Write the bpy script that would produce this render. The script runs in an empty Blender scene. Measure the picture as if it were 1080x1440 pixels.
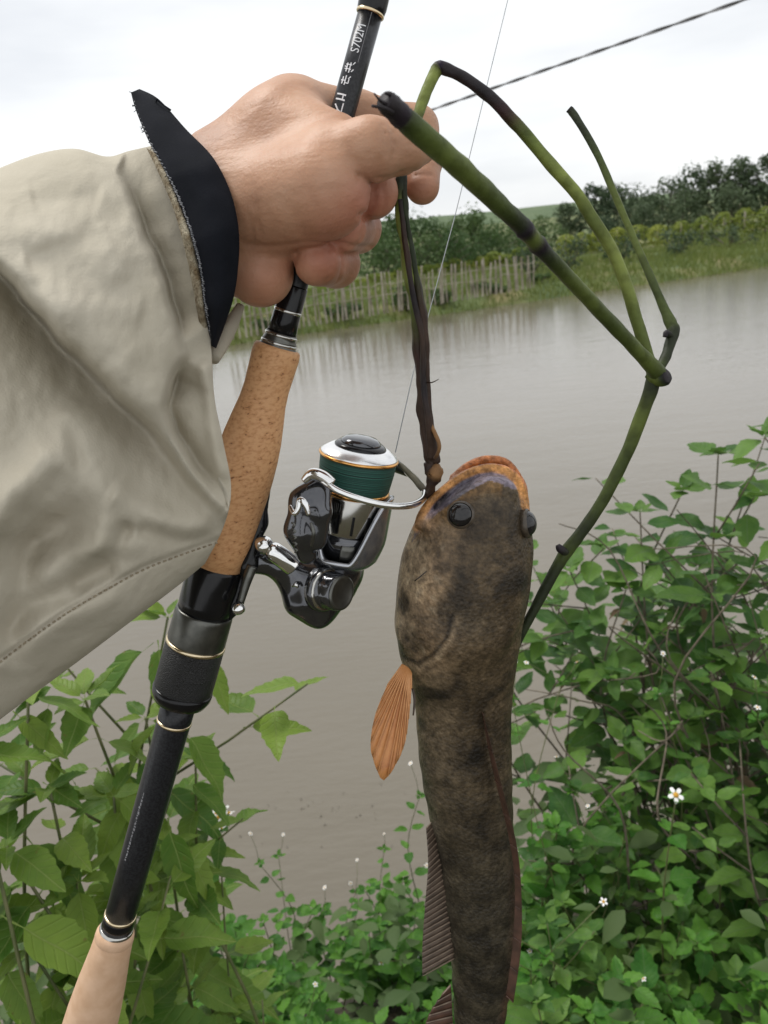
import bpy, math, random
import numpy as np
from mathutils import Vector, Matrix, noise

random.seed(7)
np.random.seed(7)
rad = math.radians

# ------------------------------------------------------------------ camera
F, CX, CY = 1120.0, 540.0, 720.0            # focal length and centre, in photograph pixels
CAM = Vector((0, 0, 2.6))                   # 2.6 m over the water
PITCH, ROLL = rad(19.0), rad(6.0)
scene = bpy.context.scene
col = scene.collection
cd = bpy.data.cameras.new('camera')
cam = bpy.data.objects.new('camera', cd)
col.objects.link(cam)
RM = Matrix.Rotation(math.pi/2 - PITCH, 3, 'X') @ Matrix.Rotation(-ROLL, 3, 'Z')
cam.matrix_world = Matrix.Translation(CAM) @ RM.to_4x4()
cd.sensor_fit = 'VERTICAL'
cd.sensor_height = 36.0
cd.lens = 36.0*F/1440.0
cd.clip_start, cd.clip_end = 0.02, 2000
cd.dof.use_dof = True
cd.dof.focus_distance = 0.40
cd.dof.aperture_fstop = 20.0
scene.camera = cam
RIGHT, UP, FWD = RM.col[0].copy(), RM.col[1].copy(), -RM.col[2]
RM_NP = np.array([RIGHT, UP, FWD])
CAM_NP = np.array(CAM)

def W(u, v, d):
    return CAM + RIGHT*((u-CX)/F*d) + UP*(-(v-CY)/F*d) + FWD*d

def Cc(u, v, d):                             # camera-frame metres (right, up, depth)
    return np.array([(u-CX)/F*d, -(v-CY)/F*d, d])

def c2w(P):
    return np.asarray(P, dtype=float) @ RM_NP + CAM_NP

def G(u, v, z):                              # where a pixel's ray meets the level z
    r = RIGHT*((u-CX)/F) + UP*(-(v-CY)/F) + FWD
    t = (z-CAM.z)/r.z
    return CAM + r*t

# ------------------------------------------------------------------ sky and light
SUN_EL, SUN_AZ = rad(64), rad(-50)           # soft bright patch of cloud, up and to the left
world = bpy.data.worlds.new('World')
scene.world = world
world.use_nodes = True
nt = world.node_tree
nt.nodes.clear()
wo = nt.nodes.new('ShaderNodeOutputWorld')
bg = nt.nodes.new('ShaderNodeBackground')
sky = nt.nodes.new('ShaderNodeTexSky')
sky.sky_type = 'NISHITA'
sky.sun_disc = False
sky.sun_elevation = SUN_EL
sky.sun_rotation = SUN_AZ
tc = nt.nodes.new('ShaderNodeTexCoord')
mp = nt.nodes.new('ShaderNodeMapping')
mp.inputs['Scale'].default_value = (1.2, 1.2, 5.0)
ns = nt.nodes.new('ShaderNodeTexNoise')
ns.inputs['Scale'].default_value = 1.7
ns.inputs['Detail'].default_value = 5
ns.inputs['Roughness'].default_value = 0.5
cr = nt.nodes.new('ShaderNodeValToRGB')
cr.color_ramp.elements[0].position = 0.36
cr.color_ramp.elements[0].color = (5.0, 5.12, 5.3, 1)
cr.color_ramp.elements[1].position = 0.56
cr.color_ramp.elements[1].color = (6.25, 6.3, 6.3, 1)
mx = nt.nodes.new('ShaderNodeMix')
mx.data_type = 'RGBA'
mx.inputs[0].default_value = 0.94
nt.links.new(tc.outputs['Generated'], mp.inputs['Vector'])
nt.links.new(mp.outputs['Vector'], ns.inputs['Vector'])
nt.links.new(ns.outputs['Fac'], cr.inputs['Fac'])
nt.links.new(sky.outputs['Color'], mx.inputs[6])
nt.links.new(cr.outputs['Color'], mx.inputs[7])
nt.links.new(mx.outputs[2], bg.inputs['Color'])
bg.inputs['Strength'].default_value = 0.1
nt.links.new(bg.outputs['Background'], wo.inputs['Surface'])

sl = bpy.data.lights.new('sun', 'SUN')
sl.energy = 1.35
sl.angle = rad(26)
sl.color = (1.0, 0.97, 0.93)
sun = bpy.data.objects.new('sun', sl)
col.objects.link(sun)
sd = Vector((math.sin(SUN_AZ)*math.cos(SUN_EL), math.cos(SUN_AZ)*math.cos(SUN_EL), math.sin(SUN_EL)))
sun.rotation_euler = sd.to_track_quat('Z', 'Y').to_euler()
sun.location = (0, 0, 20)

scene.view_settings.view_transform = 'Standard'
scene.view_settings.look = 'None'
scene.view_settings.exposure = 0.8
scene.view_settings.gamma = 1
scene.render.engine = 'CYCLES'

# ------------------------------------------------------------------ helpers
def tag(o, label=None, cat=None, group=None, kind=None):
    if label: o['label'] = label
    if cat: o['category'] = cat
    if group: o['group'] = group
    if kind: o['kind'] = kind
    return o

ORIG = {}                                    # world origin of each object we parent to

def empty(name, loc):
    o = bpy.data.objects.new(name, None)
    o.empty_display_size = 0.05
    o.location = loc
    col.objects.link(o)
    ORIG[o] = np.array(loc, dtype=float)
    return o

def obj(name, V, Fc, m, parent=None, smooth=True, origin=None, colors=None):
    V = np.asarray(V, dtype=float).reshape(-1, 3)
    if parent is not None:
        og = ORIG[parent]
    else:
        og = np.array(origin if origin is not None else V.mean(0), dtype=float)
    me = bpy.data.meshes.new(name)
    me.from_pydata((V-og).tolist(), [], Fc if isinstance(Fc, list) else Fc.tolist())
    me.materials.append(m)
    if smooth:
        me.polygons.foreach_set('use_smooth', np.ones(len(me.polygons), dtype=bool))
    if colors is not None:
        a = me.color_attributes.new('tint', 'FLOAT_COLOR', 'POINT')
        c = np.ones((len(V), 4)); c[:, :3] = colors
        a.data.foreach_set('color', c.ravel())
    me.update()
    o = bpy.data.objects.new(name, me)
    if parent is None:
        o.location = og
    else:
        o.parent = parent
    ORIG[o] = og
    col.objects.link(o)
    return o

class MB:
    """collects shapes of ONE part"""
    def __init__(s): s.V, s.F, s.n = [], [], 0
    def add(s, V, Fc):
        V = np.asarray(V, dtype=float)
        s.V.append(V)
        s.F += [[i+s.n for i in f] for f in Fc]
        s.n += len(V)
    def verts(s): return np.concatenate(s.V)
    def build(s, name, m, parent=None, **k): return obj(name, s.verts(), s.F, m, parent, **k)

def perp(t):
    t = Vector(t).normalized()
    a = Vector((0, 0, 1)) if abs(t.z) < 0.9 else Vector((1, 0, 0))
    x = t.cross(a).normalized()
    return x, t.cross(x).normalized()

def smooth_path(P, sub=6):
    P = np.asarray(P, dtype=float)
    n = len(P)
    out = []
    for i in range(n-1):
        p0, p1, p2, p3 = P[max(i-1, 0)], P[i], P[i+1], P[min(i+2, n-1)]
        for k in range(sub):
            t = k/sub
            out.append(0.5*((2*p1) + (p2-p0)*t + (2*p0-5*p1+4*p2-p3)*t*t + (3*p1-p0-3*p2+p3)*t**3))
    out.append(P[-1])
    return np.array(out)

def tube(P, R, seg=10, ripple=0.0):
    """closed tube through world points P (n,3) with radii R"""
    P = np.asarray(P, dtype=float)
    n = len(P)
    R = np.broadcast_to(np.asarray(R, dtype=float), (n,))
    T = np.gradient(P, axis=0)
    x, y = perp(T[0])
    V = []
    for i in range(n):
        t = Vector(T[i]).normalized()
        x = (x - t*x.dot(t)).normalized()
        y = t.cross(x)
        for k in range(seg):
            a = 2*math.pi*k/seg
            r = R[i]*(1 + (ripple*noise.noise(Vector((math.cos(a)*1.5, math.sin(a)*1.5, i*0.35))) if ripple else 0))
            V.append(Vector(P[i]) + (x*math.cos(a) + y*math.sin(a))*r)
    Fc = []
    for i in range(n-1):
        for k in range(seg):
            k2 = (k+1) % seg
            Fc.append([i*seg+k, i*seg+k2, (i+1)*seg+k2, (i+1)*seg+k])
    Fc.append(list(range(seg))[::-1])
    Fc.append([(n-1)*seg+k for k in range(seg)])
    return np.array([list(v) for v in V]), Fc

def pxtube(pts, seg=10, sub=6, ripple=0.0):
    """pts: (u, v, depth, radius in px) -> tube in world space"""
    q = smooth_path([list(Cc(u, v, d)) + [r*d/F] for u, v, d, r in pts], sub)
    return tube(c2w(q[:, :3]), q[:, 3], seg, ripple)

def lathe(axis_o, axis_d, prof, seg=40, cap=True):
    """prof: (radius, height along axis) in metres"""
    a = Vector(axis_d).normalized()
    x, y = perp(a)
    V, Fc = [], []
    for r, h in prof:
        for k in range(seg):
            t = 2*math.pi*k/seg
            V.append(list(Vector(axis_o) + a*h + (x*math.cos(t)+y*math.sin(t))*max(r, 1e-5)))
    n = len(prof)
    for i in range(n-1):
        for k in range(seg):
            k2 = (k+1) % seg
            Fc.append([i*seg+k, i*seg+k2, (i+1)*seg+k2, (i+1)*seg+k])
    if cap:
        Fc.append(list(range(seg))[::-1])
        Fc.append([(n-1)*seg+k for k in range(seg)])
    return np.array(V), Fc

# ---- distance fields
def smin(a, b, k):
    h = np.maximum(k-np.abs(a-b), 0)/k
    return np.minimum(a, b) - h*h*k*0.25

class Field:
    def __init__(s, lo, hi, h):
        s.lo = np.array(lo, dtype=np.float32); s.h = h
        n = np.ceil((np.array(hi)-s.lo)/h).astype(int)+1
        ax = [s.lo[i] + h*np.arange(n[i], dtype=np.float32) for i in range(3)]
        s.X, s.Y, s.Z = np.meshgrid(*ax, indexing='ij')
    def cone(s, a, b, ra, rb, zs=1.0):
        a = np.array(a, dtype=np.float32); b = np.array(b, dtype=np.float32)
        ba = b-a
        ba2 = float(ba @ ba)+1e-12
        px, py, pz = s.X-a[0], s.Y-a[1], s.Z-a[2]
        t = np.clip((px*ba[0]+py*ba[1]+pz*ba[2])/ba2, 0, 1)
        qx, qy, qz = px-t*ba[0], py-t*ba[1], (pz-t*ba[2])/zs
        return np.sqrt(qx*qx+qy*qy+qz*qz) - (ra+(rb-ra)*t)
    def pc(s, A, B, zs=1.0):                 # cone between (u, v, depth, r px)
        return s.cone(Cc(*A[:3]), Cc(*B[:3]), A[3]*A[2]/F, B[3]*B[2]/F, zs)
    def chain(s, P, k=0.003, zs=1.0):
        d = None
        for A, B in zip(P[:-1], P[1:]):
            e = s.pc(A, B, zs)
            d = e if d is None else smin(d, e, k)
        return d
    def path(s, P, zs=1.0, sub=4):
        q = smooth_path(P, sub)
        d = None
        for A, B in zip(q[:-1], q[1:]):
            e = s.pc(A, B, zs)
            d = e if d is None else np.minimum(d, e)
        return d
    def mesh(s, D, relax=2):
        ins = D < 0
        c = ins.astype(np.int8)
        tot = sum(c[i:D.shape[0]-1+i, j:D.shape[1]-1+j, k:D.shape[2]-1+k] for i in (0, 1) for j in (0, 1) for k in (0, 1))
        act = (tot > 0) & (tot < 8)
        I = np.argwhere(act)
        idx = -np.ones(act.shape, dtype=np.int64)
        idx[act] = np.arange(len(I))
        corners = [(i, j, k) for i in (0, 1) for j in (0, 1) for k in (0, 1)]
        val = {cc: D[I[:, 0]+cc[0], I[:, 1]+cc[1], I[:, 2]+cc[2]] for cc in corners}
        acc = np.zeros((len(I), 3)); cnt = np.zeros(len(I))
        for ca in corners:
            for axis in range(3):
                if ca[axis] == 0:
                    cb = list(ca); cb[axis] = 1; cb = tuple(cb)
                    va, vb = val[ca], val[cb]
                    m = (va < 0) != (vb < 0)
                    t = np.where(m, va/np.where(m, va-vb, 1), 0)
                    p = np.tile(np.array(ca, dtype=float), (len(I), 1))
                    p[:, axis] += t
                    acc += p*m[:, None]; cnt += m
        V = s.lo + s.h*(I + acc/cnt[:, None])
        Fs = []
        for axis in range(3):
            o1, o2 = [(1, 2), (2, 0), (0, 1)][axis]
            a0 = np.moveaxis(ins, axis, 0)[:-1]
            a1 = np.moveaxis(ins, axis, 0)[1:]
            E = np.argwhere(np.moveaxis(a0 != a1, 0, axis))
            ok = (E[:, o1] > 0) & (E[:, o2] > 0) & (E[:, o1] < act.shape[o1]) & (E[:, o2] < act.shape[o2])
            E = E[ok]
            def cell(d1, d2):
                q = E.copy(); q[:, o1] -= d1; q[:, o2] -= d2
                return idx[q[:, 0], q[:, 1], q[:, 2]]
            q = np.stack([cell(1, 1), cell(0, 1), cell(0, 0), cell(1, 0)], 1)
            flip = ~ins[E[:, 0], E[:, 1], E[:, 2]]
            q[flip] = q[flip][:, ::-1]
            q = q[(q >= 0).all(1)]
            Fs.append(q)
        Q = np.concatenate(Fs)
        # one light relaxation
        for _ in range(relax):
            S = np.zeros_like(V); N = np.zeros(len(V))
            for a, b in ((0, 1), (1, 2), (2, 3), (3, 0)):
                np.add.at(S, Q[:, a], V[Q[:, b]]); np.add.at(N, Q[:, a], 1)
                np.add.at(S, Q[:, b], V[Q[:, a]]); np.add.at(N, Q[:, b], 1)
            V = V*0.5 + 0.5*S/np.maximum(N, 1)[:, None]
        # the camera frame (right, up, depth) is left-handed: turn the faces
        return V, Q[:, ::-1]

def to_px(V):
    return CX + V[:, 0]/V[:, 2]*F, CY - V[:, 1]/V[:, 2]*F

def sstep(a, b, x):
    t = np.clip((x-a)/(b-a), 0, 1)
    return t*t*(3-2*t)

def pl_dist(u, v, P):
    """signed distance (positive below / left-hand side) and fraction along a pixel polyline"""
    best = np.full(u.shape, 1e9); sg = np.zeros(u.shape); fr = np.zeros(u.shape)
    P = np.asarray(P, dtype=float)
    L = np.concatenate([[0], np.cumsum(np.hypot(*(P[1:]-P[:-1]).T))])
    for i in range(len(P)-1):
        a, b = P[i], P[i+1]
        d = b-a
        t = np.clip(((u-a[0])*d[0]+(v-a[1])*d[1])/(d@d), 0, 1)
        qx, qy = u-a[0]-t*d[0], v-a[1]-t*d[1]
        q = np.hypot(qx, qy)
        cr_ = d[0]*qy-d[1]*qx
        m = q < best
        best = np.where(m, q, best); sg = np.where(m, np.sign(cr_), sg)
        fr = np.where(m, (L[i]+t*(L[i+1]-L[i]))/L[-1], fr)
    return best*sg, fr

def resample(P, n):
    P = smooth_path(P, 8)
    L_ = np.concatenate([[0], np.cumsum(np.hypot(*(P[1:]-P[:-1]).T))]); L_ /= L_[-1]
    q = np.linspace(0, 1, n)
    return np.stack([np.interp(q, L_, P[:, i]) for i in range(2)], 1)

# ------------------------------------------------------------------ materials
def nodes_of(name):
    m = bpy.data.materials.new(name)
    m.use_nodes = True
    t = m.node_tree
    return m, t, t.nodes['Principled BSDF']

def pm(name, cols, scale=40, rough=0.5, metal=0.0, bump=0.0, bscale=None, coat=0.0, sss=0.0, spec=0.5,
       detail=6, rvar=0.0, tint=False, stretch=None, voronoi=False, bdist=0.001, lo=0.35, hi=0.65):
    m, t, p = nodes_of(name)
    N, L = t.nodes, t.links
    tcn = N.new('ShaderNodeTexCoord')
    vec = tcn.outputs['Object']
    if stretch:
        mpn = N.new('ShaderNodeMapping'); mpn.inputs['Scale'].default_value = stretch
        L.new(vec, mpn.inputs['Vector']); vec = mpn.outputs['Vector']
    nz = N.new('ShaderNodeTexNoise')
    nz.inputs['Scale'].default_value = scale; nz.inputs['Detail'].default_value = detail
    L.new(vec, nz.inputs['Vector'])
    rp = N.new('ShaderNodeValToRGB')
    els = rp.color_ramp.elements
    while len(els) < len(cols): els.new(0.5)
    for i, c in enumerate(cols):
        els[i].position = lo + (hi-lo)*i/max(len(cols)-1, 1)
        els[i].color = (*c, 1)
    L.new(nz.outputs['Fac'], rp.inputs['Fac'])
    colour = rp.outputs['Color']
    if tint:
        at = N.new('ShaderNodeVertexColor'); at.layer_name = 'tint'
        mixn = N.new('ShaderNodeMix'); mixn.data_type = 'RGBA'; mixn.blend_type = 'MULTIPLY'
        mixn.inputs[0].default_value = 1
        L.new(colour, mixn.inputs[6]); L.new(at.outputs['Color'], mixn.inputs[7])
        colour = mixn.outputs[2]
    L.new(colour, p.inputs['Base Color'])
    p.inputs['Roughness'].default_value = rough
    p.inputs['Metallic'].default_value = metal
    p.inputs['Specular IOR Level'].default_value = spec
    if coat:
        p.inputs['Coat Weight'].default_value = coat; p.inputs['Coat Roughness'].default_value = 0.08
    if sss:
        p.inputs['Subsurface Weight'].default_value = sss
        p.inputs['Subsurface Radius'].default_value = (0.008, 0.003, 0.0015)
        p.inputs['Subsurface Scale'].default_value = 0.6
    if rvar:
        mr = N.new('ShaderNodeMapRange')
        mr.inputs['To Min'].default_value = max(rough-rvar, 0.02); mr.inputs['To Max'].default_value = rough+rvar
        L.new(nz.outputs['Fac'], mr.inputs['Value']); L.new(mr.outputs['Result'], p.inputs['Roughness'])
    if bump:
        if voronoi:
            bn = N.new('ShaderNodeTexVoronoi'); out = bn.outputs['Distance']
        else:
            bn = N.new('ShaderNodeTexNoise'); bn.inputs['Detail'].default_value = 6; out = bn.outputs['Fac']
        bn.inputs['Scale'].default_value = bscale or scale*4
        L.new(vec, bn.inputs['Vector'])
        b = N.new('ShaderNodeBump'); b.inputs['Strength'].default_value = bump; b.inputs['Distance'].default_value = bdist
        L.new(out, b.inputs['Height']); L.new(b.outputs['Normal'], p.inputs['Normal'])
    return m

def leaf_mat(name, dark, light, vein, trans=0.35, rough=0.45):
    """green blade: colour differs from leaf to leaf, paler midrib and side veins in leaf coordinates"""
    m, t, p = nodes_of(name)
    N, L = t.nodes, t.links
    tcn = N.new('ShaderNodeTexCoord'); oi = N.new('ShaderNodeObjectInfo')
    sp = N.new('ShaderNodeSeparateXYZ'); L.new(tcn.outputs['Object'], sp.inputs[0])
    def M(op, a, b=None, c=None):
        n = N.new('ShaderNodeMath'); n.operation = op
        for i, x in enumerate((a, b, c)):
            if x is None: continue
            if isinstance(x, (int, float)): n.inputs[i].default_value = x
            else: L.new(x, n.inputs[i])
        return n.outputs[0]
    ay = M('ABSOLUTE', sp.outputs['Y'])
    mid = M('SMOOTH_MIN', M('DIVIDE', ay, 0.012), 1.0, 0.2)
    side = M('PINGPONG', M('MULTIPLY', M('SUBTRACT', sp.outputs['X'], M('MULTIPLY', ay, 0.9)), 9.0), 0.5)
    sv = M('MINIMUM', M('MULTIPLY', side, 7.0), 1.0)
    vf = M('MULTIPLY', M('MULTIPLY_ADD', mid, 0.75, 0.25), M('MULTIPLY_ADD', sv, 0.16, 0.84))
    nz = N.new('ShaderNodeTexNoise'); nz.inputs['Scale'].default_value = 5; nz.inputs['Detail'].default_value = 5
    nz.noise_dimensions = '4D'
    L.new(tcn.outputs['Object'], nz.inputs['Vector']); L.new(M('MULTIPLY', oi.outputs['Random'], 40.0), nz.inputs['W'])
    f = M('MULTIPLY_ADD', oi.outputs['Random'], 0.75, M('MULTIPLY_ADD', nz.outputs['Fac'], 0.7, -0.22))
    a = N.new('ShaderNodeMix'); a.data_type = 'RGBA'
    L.new(f, a.inputs[0]); a.inputs[6].default_value = (*dark, 1); a.inputs[7].default_value = (*light, 1)
    b = N.new('ShaderNodeMix'); b.data_type = 'RGBA'
    L.new(vf, b.inputs[0]); b.inputs[6].default_value = (*vein, 1); L.new(a.outputs[2], b.inputs[7])
    # a few blemished, yellowing spots
    sp2 = N.new('ShaderNodeTexNoise'); sp2.inputs['Scale'].default_value = 9; sp2.noise_dimensions = '4D'
    L.new(tcn.outputs['Object'], sp2.inputs['Vector']); L.new(M('MULTIPLY', oi.outputs['Random'], 91.0), sp2.inputs['W'])
    sm = N.new('ShaderNodeMapRange'); sm.inputs['From Min'].default_value = 0.68; sm.inputs['From Max'].default_value = 0.78
    L.new(sp2.outputs['Fac'], sm.inputs['Value'])
    c = N.new('ShaderNodeMix'); c.data_type = 'RGBA'
    L.new(sm.outputs['Result'], c.inputs[0]); L.new(b.outputs[2], c.inputs[6]); c.inputs[7].default_value = (0.16, 0.13, 0.035, 1)
    L.new(c.outputs[2], p.inputs['Base Color'])
    p.inputs['Roughness'].default_value = rough
    p.inputs['Specular IOR Level'].default_value = 0.22
    bm = N.new('ShaderNodeBump'); bm.inputs['Strength'].default_value = 0.35; bm.inputs['Distance'].default_value = 0.02
    L.new(vf, bm.inputs['Height']); L.new(bm.outputs['Normal'], p.inputs['Normal'])
    tr = N.new('ShaderNodeBsdfTranslucent'); L.new(c.outputs[2], tr.inputs['Color'])
    ms = N.new('ShaderNodeMixShader'); ms.inputs[0].default_value = trans
    L.new(p.outputs[0], ms.inputs[1]); L.new(tr.outputs[0], ms.inputs[2])
    L.new(ms.outputs[0], N['Material Output'].inputs['Surface'])
    return m

M_ = {}
M_['skin'] = pm('skin', [(0.34, 0.175, 0.10), (0.43, 0.235, 0.14), (0.47, 0.275, 0.175)], 45, 0.5, bump=0.45, bscale=420, sss=0.10, tint=True, bdist=0.0006, spec=0.4)
def skin_extra(m):
    t = m.node_tree; N, L = t.nodes, t.links
    p = N['Principled BSDF']
    tcn = N.new('ShaderNodeTexCoord')
    vo = N.new('ShaderNodeTexVoronoi'); vo.feature = 'DISTANCE_TO_EDGE'; vo.inputs['Scale'].default_value = 620
    wv = N.new('ShaderNodeTexNoise'); wv.inputs['Scale'].default_value = 70; wv.inputs['Detail'].default_value = 3
    mpn = N.new('ShaderNodeMapping'); mpn.inputs['Scale'].default_value = (.35, 1, 1.6)
    L.new(tcn.outputs['Object'], mpn.inputs['Vector']); L.new(mpn.outputs['Vector'], wv.inputs['Vector'])
    L.new(tcn.outputs['Object'], vo.inputs['Vector'])
    b1 = N.new('ShaderNodeBump'); b1.inputs['Strength'].default_value = .22; b1.inputs['Distance'].default_value = .0004
    b2 = N.new('ShaderNodeBump'); b2.inputs['Strength'].default_value = .34; b2.inputs['Distance'].default_value = .003
    old = p.inputs['Normal'].links[0].from_node
    L.new(vo.outputs['Distance'], b1.inputs['Height']); L.new(wv.outputs['Fac'], b2.inputs['Height'])
    L.new(b2.outputs['Normal'], b1.inputs['Normal']); L.new(b1.outputs['Normal'], old.inputs['Normal'])
skin_extra(M_['skin'])
M_['khaki'] = pm('khaki_cloth', [(0.425, 0.385, 0.30), (0.50, 0.457, 0.37)], 22, 0.85, bump=0.35, bscale=900, spec=0.2, bdist=0.0006, lo=0.3, hi=0.7)
def cloth_extra(m):
    t = m.node_tree; N, L = t.nodes, t.links
    tcn = N.new('ShaderNodeTexCoord')
    wv = N.new('ShaderNodeTexNoise'); wv.inputs['Scale'].default_value = 42; wv.inputs['Detail'].default_value = 2.5; wv.inputs['Distortion'].default_value = 0.4
    mpn = N.new('ShaderNodeMapping'); mpn.inputs['Scale'].default_value = (1.5, 1, .7); mpn.inputs['Rotation'].default_value = (0, rad(35), 0)
    L.new(tcn.outputs['Object'], mpn.inputs['Vector']); L.new(mpn.outputs['Vector'], wv.inputs['Vector'])
    b2 = N.new('ShaderNodeBump'); b2.inputs['Strength'].default_value = .38; b2.inputs['Distance'].default_value = .006
    old = N['Principled BSDF'].inputs['Normal'].links[0].from_node
    L.new(wv.outputs['Fac'], b2.inputs['Height']); L.new(b2.outputs['Normal'], old.inputs['Normal'])
cloth_extra(M_['khaki'])
M_['khaki_thread'] = pm('khaki_thread', [(0.22, 0.18, 0.12), (0.30, 0.25, 0.17)], 200, 0.9)
M_['fleece'] = pm('fleece', [(0.18, 0.13, 0.07), (0.40, 0.35, 0.25)], 260, 0.95, bump=1.0, bscale=700, bdist=0.002)
M_['navy'] = pm('navy_neoprene', [(0.006, 0.007, 0.010), (0.010, 0.011, 0.015)], 60, 0.9, bump=0.3, bscale=1500, spec=0.12, bdist=0.0004)
M_['thread'] = pm('pale_thread', [(0.10, 0.105, 0.115), (0.24, 0.24, 0.25)], 300, 0.8)
M_['cork'] = pm('cork', [(0.14, 0.05, 0.018), (0.52, 0.255, 0.105), (0.57, 0.295, 0.13), (0.63, 0.345, 0.16)], 420, 0.62, bump=0.5, bscale=300, bdist=0.0005, stretch=(1, 1, 1.6), lo=0.27, hi=0.56, detail=4)
M_['cork_pale'] = pm('pale_cork', [(0.52, 0.33, 0.20), (0.60, 0.40, 0.26)], 120, 0.7, bump=0.2, bscale=400, bdist=0.0004)
M_['black_gloss'] = pm('black_gloss', [(0.004, 0.004, 0.005), (0.008, 0.008, 0.009)], 60, 0.2, coat=0.15, spec=0.3)
M_['blank'] = pm('carbon_blank', [(0.006, 0.006, 0.008), (0.020, 0.021, 0.024)], 900, 0.3, coat=0.1, spec=0.35, detail=1)
M_['knurl'] = pm('knurled_black', [(0.008, 0.008, 0.008), (0.02, 0.02, 0.02)], 900, 0.38, bump=0.8, bscale=1800, voronoi=True, bdist=0.0008)
M_['gunmetal'] = pm('gunmetal', [(0.11, 0.11, 0.10), (0.15, 0.15, 0.135)], 200, 0.33, metal=0.9)
M_['gold'] = pm('gold_trim', [(0.70, 0.56, 0.36), (0.78, 0.65, 0.44)], 200, 0.22, metal=1)
M_['orange_gold'] = pm('orange_anodised', [(0.72, 0.36, 0.10), (0.80, 0.44, 0.16)], 200, 0.22, metal=1)
M_['chrome'] = pm('chrome', [(0.80, 0.80, 0.79), (0.86, 0.86, 0.85)], 100, 0.09, metal=1)
M_['steel'] = pm('polished_steel', [(0.50, 0.49, 0.46), (0.56, 0.55, 0.52)], 100, 0.14, metal=1)
M_['dark_chrome'] = pm('dark_plated', [(0.075, 0.077, 0.085), (0.11, 0.112, 0.12)], 60, 0.13, metal=0.85, coat=0.7)
M_['rotor'] = pm('rotor_grey', [(0.24, 0.25, 0.28), (0.30, 0.31, 0.34)], 60, 0.22, metal=0.8, coat=0.4)
M_['rotor_rim'] = pm('rotor_rim', [(0.42, 0.43, 0.46), (0.48, 0.49, 0.52)], 60, 0.28, metal=0.9)
M_['white_metal'] = pm('silver_lip', [(0.86, 0.86, 0.86), (0.92, 0.92, 0.92)], 60, 0.25, metal=0.8)
M_['ink'] = pm('white_print', [(0.75, 0.76, 0.78), (0.8, 0.8, 0.82)], 60, 0.5)
M_['ink_dim'] = pm('grey_print', [(0.16, 0.16, 0.17), (0.22, 0.22, 0.23)], 60, 0.5)
M_['line'] = pm('fishing_line', [(0.20, 0.22, 0.23), (0.28, 0.29, 0.30)], 60, 0.4)

def braid_mat():
    m, t, p = nodes_of('green_braid')
    N, L = t.nodes, t.links
    tcn = N.new('ShaderNodeTexCoord'); mpn = N.new('ShaderNodeMapping')
    ax = (W(505, 640, .405)-W(481, 787, .423)).normalized()
    dp = N.new('ShaderNodeVectorMath'); dp.operation = 'DOT_PRODUCT'; dp.inputs[1].default_value = ax
    L.new(tcn.outputs['Object'], dp.inputs[0])
    nz = N.new('ShaderNodeTexNoise'); nz.inputs['Scale'].default_value = 60; L.new(tcn.outputs['Object'], nz.inputs['Vector'])
    ad = N.new('ShaderNodeMath'); ad.operation = 'MULTIPLY_ADD'; L.new(nz.outputs['Fac'], ad.inputs[0]); ad.inputs[1].default_value = 0.0012; L.new(dp.outputs['Value'], ad.inputs[2])
    n1 = N.new('ShaderNodeTexNoise'); n1.noise_dimensions = '1D'; n1.inputs['Scale'].default_value = 1500; n1.inputs['Detail'].default_value = 3
    L.new(ad.outputs[0], n1.inputs['W'])
    rp = N.new('ShaderNodeValToRGB'); e = rp.color_ramp.elements
    e[0].position = 0.32; e[0].color = (0.003, 0.022, 0.018, 1); e[1].position = 0.68; e[1].color = (0.02, 0.115, 0.085, 1)
    L.new(n1.outputs['Fac'], rp.inputs['Fac']); L.new(rp.outputs['Color'], p.inputs['Base Color'])
    p.inputs['Roughness'].default_value = 0.6
    b = N.new('ShaderNodeBump'); b.inputs['Strength'].default_value = 0.8; b.inputs['Distance'].default_value = 0.0005
    L.new(n1.outputs['Fac'], b.inputs['Height']); L.new(b.outputs['Normal'], p.inputs['Normal'])
    return m
M_['braid'] = braid_mat()

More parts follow.
